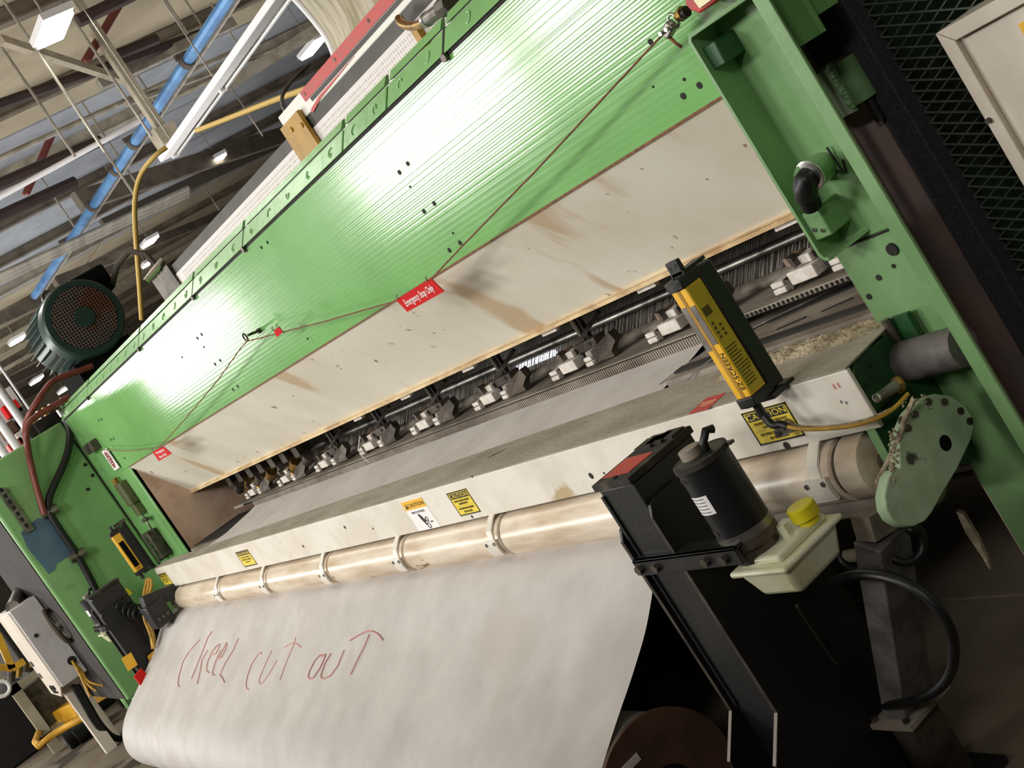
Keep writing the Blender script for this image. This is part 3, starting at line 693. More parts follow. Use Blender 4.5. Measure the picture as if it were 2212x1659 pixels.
# guard gate to the right of the column
gt = thing('mesh_guard', 'dark expanded-mesh guard panel with black post, right of the green column', 'guard', (-1.6, 2.24, 0))
build(MB().box((-1.887, 2.2, .0), (-1.822, 2.262, 2.6)), 'post', M['black_fleck'], gt, bevel=.004)
build(MB().box((-1.972, 2.2, .0), (-1.889, 2.24, 1.346)), 'filler_bar', M['rust_brown'], gt)
ms = MB()
for k in range(-40, 75):
    z = .4+k*.026
    for sgn in (1, -1):
        p = V(-1.825, 2.246+.004*(sgn > 0), z); q = V(-.6, 2.246+.004*(sgn > 0), z+sgn*1.225*.026/.062)
        if max(p.z, q.z) < .02 or min(p.z, q.z) > 2.4: continue
        ms.bar(p, q, .0032, .004, up=(0, 1, 0))
tag(build(ms, 'wire_mesh', M['mesh'], gt), kind='stuff')
build(MB().box((-2.1, 2.42, 0.0), (-.4, 2.45, 2.6)), 'back_sheet', M['mesh_back'], gt)
build(MB().box((-1.78, 2.35, 1.26), (-.4, 2.42, 1.30)), 'back_rail', M['dark'], gt)
hg = thing('gate_hinge', 'welded green hinge barrel between the column and the black post', 'hinge', (-1.92, 2.2, 1.38))
a, b = at(1820, 128, Y=2.19), at(1868, 215, Y=2.19)
build(MB().cyl(V(a.x, 2.19, b.z), V(a.x, 2.19, a.z), .026, n=20), 'barrel', M['green_col'], hg, smooth='auto')
build(MB().box((a.x-.085, 2.185, b.z-.012), (a.x-.028, 2.20, a.z)), 'hinge_leaf', M['pale_green'], hg)
wd = MB()
for k in range(22):
    z = b.z+(a.z-b.z)*k/21; r = random.uniform(.006, .011)
    wd.lathe((a.x-.027+random.uniform(-.003, .003), 2.176, z-r), (0, 0, 1), [(0, r*.3), (r*.6, r), (r*1.4, r), (r*2, r*.3)], 8)
tag(build(wd, 'weld_bead', M['green_col'], hg, smooth=True), kind='stuff')
build(MB().cyl((a.x+.006, 2.19, b.z-.055), (a.x+.006, 2.19, b.z), .012, n=12), 'hinge_pin', M['black'], hg)
q = at(1725, 60, Y=2.2)
build(MB().box((-1.975, 2.21, 1.50), (-1.888, 2.225, 2.4)), 'closing_plate', M['green_dark'], hg)
build(MB().box((-1.99, 2.17, 1.60), (-1.90, 2.205, 1.80)), 'upper_block', M['rust_brown'], hg)
# cream cabinet
cb = thing('cabinet', 'cream metal cabinet with a recessed door at the right edge', 'cabinet', (-1.2, 2.15, .4))
zt = 1.452
build(MB().box((-1.597, 2.115, .4), (-.6, 2.24, zt)), 'body', M['cab_white'], cb, bevel=.004)
build(MB().prism([(-1.595, 2.10, zt), (-1.565, 2.10, zt-.03), (-1.565, 2.10, .4), (-1.595, 2.10, .4)], (0, .016, 0)), 'door_stile', M['cab_white'], cb, bevel=.002)
build(MB().prism([(-1.593, 2.10, zt), (-1.563, 2.10, zt-.03), (-.6, 2.10, zt-.03), (-.6, 2.10, zt)], (0, .016, 0)), 'door_rail', M['cab_white'], cb, bevel=.002)
p = at(2137, 259, Y=2.1)
build(MB().cyl(p+V(0, -.008, 0), p+V(0, .004, 0), .0055, n=12), 'screw', M['greasy'], cb)
p = at(2212, 62, Y=2.114)
build(MB().box((p.x-.004, 2.111, p.z-.05), (p.x+.09, 2.1145, p.z+.012)), 'yellow_label', M['yellow'], cb)

# ------------------------------------------------------------------ white guard beam in front
YB = 1.78
gb = thing('guard_beam', 'long white guard beam with caution stickers and a dusty top, in front of the apron', 'beam', (-4.9, 1.86, .83))
bm = MB(); zt, zb = .973, .832
bm.box((-7.92, YB, zb), (-1.925, YB+.012, zt))
build(bm, 'front_face', M['white'], gb, bevel=.003)
build(MB().prism([(-7.92, YB, zt), (-1.925, YB, zt), (-1.955, 2.03, zt), (-2.55, 2.04, zt), (-7.92, 1.86, zt)], (0, 0, .004)), 'top_face', M['dust_top'], gb)
build(MB().prism([(-7.92, YB+.012, zb+.02), (-1.93, YB+.012, zb+.02), (-1.96, 2.0, zb+.02), (-7.92, 1.86, zb+.02)], (0, 0, .004)), 'bottom_face', M['dark'], gb)
lt = MB(); NX, NY = 46, 10; vs = []
for i in range(NX+1):
    for j in range(NY+1):
        x = -2.56+.60*i/NX; y = 1.93+.115*j/NY; e_ = min(i, NX-i, 6)/6*min(j, NY-j, 3)/3
        vs.append((x+random.uniform(-.004, .004), y+random.uniform(-.004, .004), zt+.002+e_*random.uniform(.003, .017)))
lt.add(vs, [(i*(NY+1)+j, (i+1)*(NY+1)+j, (i+1)*(NY+1)+j+1, i*(NY+1)+j+1) for i in range(NX) for j in range(NY)])
tag(build(lt, 'lint_heap', M['lint'], gb, smooth=True), kind='stuff')
for (x, y, r) in ((1277, 1028, .010), (1700, 963, .0105), (1020, 1116, .006), (745, 1139, .008), (806, 1142, .005), (1305, 1022, .004), (655, 1180, .008), (1020, 1030, .004)):
    p = at(x, y, Y=YB); build(MB().cyl(p+V(0, -.0005, 0), p+V(0, .004, 0), r, n=14), 'bolt_hole', M['dark'], gb)
def sticker(x0, x1, z0, z1, name, mt, label, y=YB):
    o = build(MB().box((x0, y-.0015, z0), (x1, y, z1)), name, mt, gb); o['label'] = label; return o
def caution(c4, label, hid=False, small=False):
    ps = [at(x, y, Y=YB) for x, y in c4]
    x0, x1 = (ps[0].x+ps[3].x)/2, (ps[1].x+ps[2].x)/2; z1, z0 = (ps[0].z+ps[1].z)/2, (ps[2].z+ps[3].z)/2
    W, H = x1-x0, z1-z0
    s = sticker(x0, x1, z0, z1, 'caution_sticker', M['yellow_print'], label)
    y = YB-.0022; t = W*.028
    bd = MB()
    for a, b in (((x0, y, z0), (x1, y+.0005, z0+t)), ((x0, y, z1-t), (x1, y+.0005, z1)), ((x0, y, z0), (x0+t, y+.0005, z1)), ((x1-t, y, z0), (x1, y+.0005, z1))): bd.box(a, b)
    build(bd, 'border', M['ink'], s)
    build(MB().box((x0+W*.06, y, z1-H*.30), (x1-W*.06, y+.0006, z1-H*.07)), 'header', M['ink'], s)
    cx = (x0+x1)/2
    text('CAUTION', 'lettering', M['yellow_print'], s, (cx, y-.0002, z1-H*.187), (1,0,0), (0,0,1), H*.235, sx=W*.78/(H*.235*3.95))
    for tx, zz, wd in (('DO NOT OPERATE WITHOUT', .40, .74), ('GUARDS IN PLACE', .52, .5), ('NO OPERE SIN LAS GUARDAS', .72, .80), ('EN SU LUGAR', .86, .45)) if not small else (('DO NOT OPERATE', .42, .7), ('WITHOUT GUARDS', .56, .7), ('IN PLACE', .72, .5)):
        text(tx, 'lettering', M['olive_ink'], s, (cx, y-.0002, z1-H*zz), (1,0,0), (0,0,1), H*.115, sx=W*wd/(H*.115*.62*len(tx)))
    build(MB().box((x0+W*.08, y, z0+H*.385), (x1-W*.08, y+.0004, z0+H*.392)), 'rule', M['olive_ink'], s)
    return s
caution([(1598, 891), (1697, 870), (1741, 940), (1646, 962)], 'large yellow and black caution sticker under the light curtain')
caution([(963, 1066), (1006, 1055), (1040, 1104), (998, 1115)], 'yellow caution sticker in the middle of the beam')
caution([(511, 1192), (537, 1186), (554, 1219), (527, 1226)], 'small yellow caution sticker left of the middle', small=True)
caution([(343, 1240), (359, 1236), (373, 1262), (356, 1266)], 'small yellow caution sticker at the far left end', small=True)
# two-colour caution / pinch-point sticker
ps = [at(x, y, Y=YB) for x, y in ((868, 1087), (911, 1072), (951, 1138), (905, 1147))]
x0, x1, z1, z0 = (ps[0].x+ps[3].x)/2, (ps[1].x+ps[2].x)/2, (ps[0].z+ps[1].z)/2, (ps[2].z+ps[3].z)/2
W, H = x1-x0, z1-z0
s = sticker(x0, x1, z0, z1, 'pinch_point_sticker', M['sticker'], 'white pinch point sticker with yellow caution band')
y = YB-.0022
build(MB().box((x0, y, z1-H*.29), (x1, y+.0006, z1)), 'header', M['yellow'], s)
build(MB().prism([(x0+W*.08, y-.0003, z1-H*.24), (x0+W*.22, y-.0003, z1-H*.24), (x0+W*.15, y-.0003, z1-H*.07)], (0, .0004, 0)), 'warning_triangle', M['ink'], s)
text('CAUTION', 'lettering', M['ink'], s, (x0+W*.6, y-.0003, z1-H*.16), (1,0,0), (0,0,1), H*.17, sx=W*.66/(H*.17*3.95))
text('PINCH POINT', 'lettering', M['grey_ink'], s, (x0+W*.5, y-.0003, z1-H*.40), (1,0,0), (0,0,1), H*.10, sx=W*.6/(H*.1*6.0))
hand = [(.40, .47), (.47, .47), (.52, .56), (.56, .66), (.62, .72), (.58, .75), (.53, .74), (.54, .82), (.50, .86), (.47, .76), (.43, .66)]
build(MB().prism([(x0+W*a, y-.0003, z1-H*b) for a, b in hand], (0, .0004, 0)), 'hand_symbol', M['ink'], s)
for (a, b, r) in ((.66, .68, .075), (.60, .88, .088)):
    build(MB().tube([(x0+W*a+H*r*math.cos(g*.4488), y, z1-H*b+H*r*math.sin(g*.4488)) for g in range(14)], H*.012, 5, closed=True), 'gear_symbol', M['ink'], s)
build(MB().box((x0+W*.74, y-.0003, z1-H*.80), (x0+W*.86, y, z1-H*.76)), 'gear_teeth', M['ink'], s)
# red label on the beam top
ps = [at(x, y, Z=zt+.004) for x, y in ((1487, 895), (1527, 860), (1568, 849), (1530, 884))]
rl = build(MB().prism(ps, (0, 0, .001)), 'red_label', M['red_print'], gb); rl['label'] = 'red label on the dusty top'
c = sum(ps, V(0,0,0))/4
ln_ = MB()
for k, (u0, u1) in enumerate(((-.03, .028), (-.022, .030))): ln_.box((c.x+u0, c.y+.006-.014*k, c.z+.001), (c.x+u1, c.y+.010-.014*k, c.z+.0014))
build(ln_, 'faded_print', M['lip'], rl)['kind'] = 'stuff'
p = at(1050, 992, Z=zt+.004); build(MB().prism([p, p+V(.06, .03, 0), p+V(.07, .045, 0), p+V(.01, .02, 0)], (0, 0, .0006)), 'oil_smear', M['dark'], gb)
for (x, y, sx) in ((1803, 835, 1), (1812, 832, 1), (1818, 868, .6), (1829, 870, .6)):
    p = at(x, y, Y=YB); build(MB().box((p.x-.003, YB-.0008, p.z-.006*sx), (p.x+.002, YB, p.z+.006*sx)), 'print_mark', M['red_pen'] if sx == 1 else M['grey_ink'], gb)
# lug in front of the large caution sticker
p = at(1683, 935, Y=1.74)
lg = build(MB().lathe(p+V(0, .04, -.004), V(.05, -1, .12), [(0, .017), (.03, .013), (.045, .011)], 18), 'socket_lug', M['steel'], gb, smooth='auto')
build(MB().cyl(p+V(.0025, -.0065, .0015), p+V(.0025, -.007, .002), .0085, n=14), 'socket_hole', M['dark'], lg)

# roller and its cradle brackets
RY, RZ, RR = 1.805, .748, .074
ro = thing('guide_roller', 'long worn cream roller hanging under the white guard beam', 'roller', (-4.9, RY, RZ-RR))
rx = [at(x, y, Y=1.735).x for x, y in ((1738, 990), (1048, 1143), (848, 1188), (690, 1223), (562, 1250), (464, 1270))]
rx.insert(1, -2.72)
xs = [-7.86]+sorted(x+.05 for x in rx)+[-1.99]
for k in range(len(xs)-1):
    build(MB().lathe((xs[k]+.007, RY, RZ), (1, 0, 0), [(0, RR-.006), (.004, RR), (xs[k+1]-xs[k]-.018, RR), (xs[k+1]-xs[k]-.014, RR-.006)], 40), 'roller_section', M['roller'], ro, smooth='auto')
for x in xs[1:-1]:
    build(MB().cyl((x-.008, RY, RZ), (x+.008, RY, RZ), RR-.008, n=28), 'groove_band', M['greasy'], ro, smooth='auto')
build(MB().cyl((-8.0, RY, RZ), (-7.85, RY, RZ), .02, n=14), 'journal', M['steel'], ro); build(MB().cyl((-2.0, RY, RZ), (-1.94, RY, RZ), .02, n=14), 'journal', M['steel'], ro)
for x in rx:
    o = MB(); w1, w2 = .017, .036
    yf = RY-RR-.004
    # neck drops from the beam, foot hugs the roller front
    pts = [(YB+.004, zb+.004), (YB-.012, zb-.006), (yf+.012, RZ+.05), (yf, RZ+.012)]
    for j in range(len(pts)-1):
        (ya, za), (yb2, zb2) = pts[j], pts[j+1]
        o.add([(x-w1, ya, za), (x+w1, ya, za), (x+w1, yb2, zb2), (x-w1, yb2, zb2), (x-w1, ya+.008, za), (x+w1, ya+.008, za), (x+w1, yb2+.008, zb2), (x-w1, yb2+.008, zb2)],
              [(0,1,2,3), (7,6,5,4), (0,4,5,1), (1,5,6,2), (2,6,7,3), (3,7,4,0)])
    b = build(o, 'cradle_bracket', M['white'], gb)
    f = MB()
    for j in range(5):
        g0, g1 = math.radians(163+8*j), math.radians(163+8*(j+1)); r = RR+.003
        P0, P1 = (RY+r*math.cos(g0), RZ+r*math.sin(g0)), (RY+r*math.cos(g1), RZ+r*math.sin(g1))
        Q0, Q1 = (RY+(r+.009)*math.cos(g0), RZ+(r+.009)*math.sin(g0)), (RY+(r+.009)*math.cos(g1), RZ+(r+.009)*math.sin(g1))
        f.add([(x-w2, *P0), (x+w2, *P0), (x+w2, *P1), (x-w2, *P1), (x-w2, *Q0), (x+w2, *Q0), (x+w2, *Q1), (x-w2, *Q1)], [(0,1,2,3), (7,6,5,4), (0,4,5,1), (1,5,6,2), (2,6,7,3), (3,7,4,0)])
    build(f, 'bracket_foot', M['white'], b)
    for dx in (-.026, .026):
        build(MB().cyl((x+dx, yf-.010, RZ+.012), (x+dx, yf+.0, RZ+.012), .0065, n=12), 'bracket_screw', M['steel'], b)
p = at(905, 1205, Y=1.74)
tp = build(MB().prism([(p.x-.05, RY-RR*.93-.0015, RZ-.025), (p.x+.04, RY-RR*.99-.0015, RZ-.0), (p.x+.06, RY-RR*.93-.0015, RZ-.028), (p.x-.05, RY-RR*.8-.001, RZ-.045)], (0, .001, 0)), 'tape_scrap', M['brass'], ro)
r2 = thing('lower_roller', 'short visible stretch of a second grey roller under the guide roller, right side', 'roller', (-3, 1.88, .585))
build(MB().lathe((-3.3, 1.885, .645), (1, 0, 0), [(0, .05), (.005, .056), (1.30, .056), (1.305, .05)], 32), 'barrel', M['steel_dusty'], r2, smooth='auto')

# ------------------------------------------------------------------ backing cloth
fb = thing('backing_cloth', 'wide off-white woven backing cloth running over the bed and down to the roll', 'cloth', (-5.3, 1.6, .1))
up = MB().sheet([(2.256, 1.001), (2.2, .991), (2.12, .980), (2.04, .970), (1.95, .962), (1.85, .955)], [-7.1]*2+[-7.12]*2+[-7.2, -7.25], [-2.87]*2+[-2.87]*2+[-2.84, -2.82], 60,
                fn=lambda x, i, y, z: (0, 0, .001*math.sin(x*5+i)*(i not in (0,))))
build(up, 'upper_web', M['cloth'], fb, smooth=True)
# four threads trailing over the web at its right end
for a, b in (((1520, 742), (1385, 822)), ((1534, 752), (1425, 830)), ((1538, 775), (1485, 820))):
    pa, pb = at(*a, Z=.999), at(*b, Z=.978)
    build(MB().tube([pa, pa.lerp(pb, .5)+V(0, 0, .002), pb], .0018, 5), 'loose_thread', M['grey_ink'], fb)
prof_l = [(1.765, .700), (1.735, .695), (1.69, .688), (1.626, .646), (1.57, .598), (1.516, .556), (1.45, .515), (1.397, .482), (1.34, .450), (1.294, .423), (1.235, .388), (1.19, .360), (1.15, .326), (1.118, .290), (1.094, .248), (1.08, .20), (1.078, .15), (1.092, .10), (1.12, .05), (1.17, .015), (1.25, .003)]
# smooth the profile
def chaikin(p):
    o = [p[0]]
    for a, b in zip(p, p[1:]):
        o += [(a[0]*.75+b[0]*.25, a[1]*.75+b[1]*.25), (a[0]*.25+b[0]*.75, a[1]*.25+b[1]*.75)]
    return o+[p[-1]]
prof_l = chaikin(chaikin(prof_l))
def wr(x, i, y, z):
    t = max(0, min(1, (x+4.2)/1.4)); i = i/2.; u = max(0, 1-abs(i-12)/14)
    d = .005*t*u*math.sin(x*17+i*.13)+.0025*t*u*math.sin(x*31+1.3-i*.07)+.002*u*math.sin(x*3.1)
    return (0, -d*.58, d*.8)
lw = build(MB().sheet(prof_l, -8.0, -2.742, 150, fn=wr), 'lower_web', M['cloth'], fb, smooth=True)
# red handwriting, pen strokes lying on the cloth
from bisect import bisect
def onweb(px, py):
    best = None
    for k in range(len(prof_l)-1):
        (y0, z0), (y1, z1) = prof_l[k], prof_l[k+1]
        d = ray(px, py); nrm = V(0, -(z1-z0), (y1-y0))
        den = d.dot(nrm)
        if abs(den) < 1e-9: continue
        t = (V(0, y0, z0)-EYE).dot(nrm)/den; P = EYE+d*t
        s = (V(0, P.y-y0, P.z-z0)).dot(V(0, y1-y0, z1-z0))/((y1-y0)**2+(z1-z0)**2)
        if -.02 <= s <= 1.02 and t > 0:
            n = nrm.normalized()
            if n.dot(d) > 0: n = -n
            return P+n*.0024
    return None
S = 500/2212.
strokes = [[(318,232),(285,265),(215,350),(160,440),(125,560),(110,640),(112,670),(125,682)],
           [(434,152),(395,215),(350,330),(295,470),(240,605)], [(395,330),(340,425),(325,520),(295,655)],
           [(440,378),(475,360),(500,310),(512,272),(485,285),(440,340),(395,440),(382,510),(388,535),(405,546)],
           [(575,255),(540,330),(500,410),(530,395),(565,330),(580,260)], [(520,330),(470,440),(440,540),(445,572),(465,570)],
           [(690,215),(640,330),(560,460),(525,540),(512,572),(535,598),(555,640)],
           [(912,368),(905,352),(875,375),(815,470),(780,570),(762,650),(766,695),(788,708)], [(1010,335),(960,440),(900,580),(885,630),(900,655),(925,640),(990,550),(1060,430)],
           [(1240,205),(1220,280),(1160,420),(1085,620)], [(1132,305),(1175,275),(1215,262),(1255,272),(1288,303)],
           [(1490,390),(1470,375),(1420,430),(1370,530),(1355,590),(1375,608),(1410,590),(1470,500),(1515,400),(1520,368),(1490,385)],
           [(1575,362),(1520,450),(1480,560),(1478,595),(1500,604),(1570,575),(1640,480),(1700,330)], [(1940,180),(1900,280),(1820,440),(1762,565)],
           [(1752,240),(1830,190),(1900,155),(1960,148),(2020,175),(2070,235)]]
letters = [[0], [1, 2], [3], [4, 5], [6], [7], [8], [9, 10], [11], [12], [13, 14]]
for grp in letters:
    hw = MB()
    for si in grp:
        st_ = strokes[si]; pts = []
        for a, b in zip(st_, st_[1:]):
            for q in range(4): pts.append((a[0]+(b[0]-a[0])*q/4, a[1]+(b[1]-a[1])*q/4))
        pts.append(st_[-1])
        P = [onweb(360+x*S, 1330+y*S) for x, y in pts]
        P = [p for p in P if p is not None]
        if len(P) > 1: hw.tube(P, .0021, 6)
    build(hw, 'pen_letter', M['red_pen'], lw)
lw['label'] = 'hanging cloth with CHECK CUT OUT in thin red pen'
# cloth roll
fr = thing('cloth_roll', 'big roll of white cloth with a brown end disc on the floor', 'roll', (-5.3, 1.32, 0))
RC = V(0, 1.322, .208); RRR = .192
build(MB().cyl((-8.0, RC.y, RC.z), (-2.728, RC.y, RC.z), RRR, n=56), 'wound_cloth', M['cloth'], fr, smooth='auto')
build(MB().cyl((-2.728, RC.y, RC.z), (-2.714, RC.y, RC.z), .207, n=56), 'end_disc', M['disc_brown'], fr, smooth='auto')
build(MB().cyl((-2.715, RC.y, RC.z), (-2.711, RC.y, RC.z), .072, n=28), 'core_hole', M['black_side'], fr)
build(MB().cyl((-2.714, RC.y, RC.z), (-2.40, RC.y, RC.z), .028, n=16), 'core_shaft', M['black_side'], fr)
p = at(1345, 1656, X=-2.712)
build(MB().box((-2.713, p.y-.06, p.z-.02), (-2.709, p.y+.05, p.z)), 'end_label', M['block'], fr)

# ------------------------------------------------------------------ light curtains
def light_curtain(x0, lab, facing, zb=.985, zt=1.30):
    """yellow sensor bar; front edge at x0, y 1.68"""
    y0 = 1.685
    t = thing('light_curtain', lab, 'safety sensor', (x0+.02, y0+.04, zb-.02), 'light curtains at the two ends of the beam')
    W = .048
    D = .052
    b = build(MB().box((x0, y0, zb+.022), (x0+W, y0+D, zt-.022)), 'housing', M['yellow'], t, bevel=.003)
    g = build(MB().box((x0+W*.40, y0-.0012, zb+.024), (x0+W*.60, y0+.001, zt-.024)), 'groove', M['ochre'], b)
    build(MB().box((x0-.001, y0+D, zb+.005), (x0+W+.004, y0+D+.045, zt-.004)), 'back_channel', M['black'], t, bevel=.004)
    for za, zb_ in ((zb, zb+.024), (zt-.024, zt)):
        c = build(MB().prism([(x0-.003, y0-.004, za), (x0+W*.5, y0-.008, za), (x0+W+.003, y0-.004, za), (x0+W+.003, y0+D+.01, za), (x0-.003, y0+D+.01, za)], (0, 0, zb_-za)), 'end_cap', M['black'], t, bevel=.003)
        for q in ((.25, .3), (.75, .3), (.5, .8)):
            z = zb_ if zb_ > 1.2 else za
            build(MB().cyl((x0+W*q[0], y0+D*q[1], z-.001), (x0+W*q[0], y0+D*q[1], z+.0025), .003, n=8), 'cap_screw', M['greasy'], c)
    br = build(MB().box((x0+.004, y0+.022, zt), (x0+W-.004, y0+.034, zt+.035)), 'top_bracket', M['black'], t, bevel=.002)
    build(MB().box((x0+.004, y0+.022, zt), (x0+W-.002, y0+D+.04, zt+.008)), 'bracket_foot', M['black'], br)
    for dx in (.014, .034):
        build(MB().cyl((x0+dx, y0+.0215, zt+.022), (x0+dx, y0+.0225, zt+.022), .004, n=8), 'bracket_hole', M['dark'], br)
    build(MB().box((x0+.004, y0+D-.01, zb-.012), (x0+W+.01, YB+.02, zb)), 'bottom_bracket', M['black'], t)
    if facing == 'near':
        text('EZ-SCREEN', 'lettering', M['ink'], b, (x0+W*.81, y0-.0006, zb+.087), (0, 0, 1), (-1, 0, 0), .0185)
        lb = build(MB().box((x0+W*.62, y0-.0012, zb+.155), (x0+W-.001, y0, zt-.065)), 'grey_label', M['steel'], b)
        build(MB().box((x0+.001, y0-.0012, zb+.145), (x0+W*.38, y0, zt-.062)), 'grey_label', M['steel'], b)
        # printed data plate on the right side, shade put into its duller yellow
        pl = build(MB().box((x0+W, y0+.003, zb+.03), (x0+W+.0012, y0+D-.004, zt-.03)), 'data_plate', mat('shaded_plate_yellow', srgb(206, 180, 44), .4), b)
        z = zb+.045
        for k in range(13):
            wv = random.uniform(.028, .040)
            build(MB().box((x0+W+.001, y0+.006, z), (x0+W+.0016, y0+.006+wv, z+.0028)), 'print_line', M['olive_ink'], pl); z += .0075
        for k in range(7):
            zz = zb+.16+(k % 4)*.011; yy2 = y0+.010+(k//4)*.016
            build(MB().box((x0+W+.001, yy2, zz), (x0+W+.0016, yy2+.007, zz+.006)), 'print_symbol', M['olive_ink'], pl)
        build(MB().box((x0+W+.001, y0+.008, zb+.215), (x0+W+.0016, y0+.03, zb+.235)), 'print_symbol', M['olive_ink'], pl)
    else:
        build(MB().box((x0+W-.001, y0+.010, zb+.05), (x0+W+.001, y0+D-.010, zt-.075)), 'sensor_window', M['motor_black'], b)
        build(MB().box((x0+W, y0+.012, zb+.03), (x0+W+.001, y0+D-.012, zb+.045)), 'status_window', M['ochre'], b)
        build(MB().box((x0+.01, y0+.10, zb-.02), (x0+.03, y0+.118, zt+.03)), 'mounting_post', M['black'], t)
        build(MB().box((x0+.005, y0+.05, zt+.012), (x0+.04, y0+.125, zt+.03)), 'post_clamp', M['greasy'], t)
    cn = build(MB().cyl((x0+.022, y0+.02, zb-.035), (x0+.022, y0+.02, zb), .010, n=14), 'connector', M['black'], t, smooth='auto')
    return t
light_curtain(-2.155, 'yellow and black safety light curtain beside the large caution sticker, right end', 'near')
light_curtain(-7.95, 'yellow light curtain with a dark sensor window at the far left end of the beam', 'far', .995, 1.295)

def cable(name, pts, r, mt, lab, cat='cable', group=None, n=8, sub=3):
    P = [Vector(p) for p in pts]
    for _ in range(sub):
        o = [P[0]]
        for a, b in zip(P, P[1:]): o += [a*.75+b*.25, a*.25+b*.75]
        P = o+[P[-1]]
    return tag(build(MB().tube(P, r, n), name, mt, smooth=True), lab, cat, group)
cable('sensor_cable', [(-2.133, 1.705, .955), (-2.12, 1.70, .925), at(1688, 915, Y=1.70), at(1700, 922, Y=1.70)], .009, M['rubber'], 'thick black cable boot below the near light curtain')
cable('sensor_cable', [at(1698, 921, Y=1.70), at(1730, 928, Y=1.70), at(1800, 926, Y=1.71), at(1860, 917, Y=1.73), at(1905, 900, Y=1.76), at(1935, 880, Y=1.80), at(1962, 850, Y=1.84)], .0045, M['cord_yellow'], 'yellow cable crossing the beam from the near light curtain to the green bracket')
cable('sensor_cable', [at(1690, 912, Y=1.72), at(1740, 925, Y=1.72), at(1815, 921, Y=1.735), at(1880, 906, Y=1.75), at(1925, 884, Y=1.80)], .004, M['lint'], 'dusty cable lying beside the yellow one at the right end of the beam')
cable('sensor_cable', [at(1975, 862, Y=1.79), at(1955, 900, Y=1.76), at(1945, 940, Y=1.74), at(1928, 975, Y=1.72), at(1915, 1005, Y=1.71), at(1892, 1045, Y=1.71), at(1905, 1048, Y=1.72)], .006, M['lint'], 'grey linty cable drooping over the pale green bearing arm')
for k, (pts) in enumerate((((318, 1248), (312, 1275), (308, 1300), (312, 1320), (322, 1345), (326, 1375), (330, 1402)), ((322, 1248), (320, 1272), (312, 1300), (318, 1330), (330, 1360), (335, 1392)), ((326, 1250), (328, 1268), (316, 1300), (308, 1330), (322, 1362), (334, 1400)))):
    cable('sensor_cable', [at(x, y, X=-7.93+.02*k) for x, y in pts], .009, M['cord_yellow'], 'thin yellow cable looping below the far light curtain, the %s of three' % ('left', 'middle', 'right')[k], 'cable', 'yellow cables at the far end')

# ------------------------------------------------------------------ lift stands holding the cloth roll, with hydraulic packs
def fxr(x): return x
def fxl(x): return -10.40-x
def stand(fx, dz, lab, right):
    t = thing('lift_stand', lab, 'stand', (fx(-2.31), 1.5, 0))
    def B(a, b): return MB().box((fx(a[0]), a[1], a[2]+dz), (fx(b[0]), b[1], b[2]+dz))
    build(B((-2.375, 1.405, .0-dz), (-2.243, 1.60, .995)), 'post', M['black'], t, bevel=.004)
    c = build(B((-2.38, 1.398, .995), (-2.236, 1.605, 1.012)), 'top_cap', M['dusty_black'], t, bevel=.002)
    if right:
        l = build(B((-2.365, 1.425, 1.012), (-2.262, 1.505, 1.0135)), 'red_label', M['red_print'], c); l['label'] = 'faded red label'
        for k in range(3):
            build(B((-2.36+.03*k, 1.53+.01*k, 1.012), (-2.30+.03*k, 1.575+.008*k, 1.019)), 'dust_clod', M['dusty_black'], c)
        build(MB().cyl((-2.30, 1.412, 1.005), (-2.30, 1.412, 1.016), .006, n=10), 'cap_screw', M['dark'], c)
    # side plates flaring forward at the bottom
    for (xa, xb, ytop, yback, zt) in ((-2.392, -2.382, 1.392, 1.52, .90), (-2.236, -2.226, 1.392, 1.72, .945)):
        fl_ = [(ytop+.03, zt), (ytop+.012, zt-.006), (ytop, zt-.03), (ytop, .415), (1.318, .335), (1.318, .0-dz), (yback, .0-dz), (yback, .70), (1.515, .76), (1.515, zt-.02), (1.50, zt)]
        pl = build(MB().prism([(fx(xa), y, z+dz) for y, z in fl_], (fx(xb)-fx(xa), 0, 0)), 'side_plate', M['black_side'], t, bevel=.0015)
        e = build(MB().prism([(fx(xa)-.0003, y, z+dz) for y, z in ((ytop-.001, .415), (1.317, .335), (1.319, .334), (ytop+.001, .414))], (fx(xb)-fx(xa)+.0006, 0, 0)), 'bare_edge', M['chrome'], pl)
        build(MB().prism([(fx(xa)-.0003, y, z+dz) for y, z in ((ytop-.0008, zt-.03), (ytop-.0008, .415), (ytop+.0005, .415), (ytop+.0005, zt-.03))], (fx(xb)-fx(xa)+.0006, 0, 0)), 'worn_edge', M['greasy'], pl)
    build(B((-2.375, 1.40, .42), (-2.365, 1.407, .98)), 'guide_strip', M['black_side'], t)
    build(B((-2.40, 1.30, -.0-dz), (-2.10, 1.75, .02-dz)), 'base_plate', M['black'], t)
    return t
stand(fxr, 0, 'tall black lift stand at the right end of the cloth roll', True)
stand(fxl, .035, 'black lift stand at the far left end of the cloth roll', False)

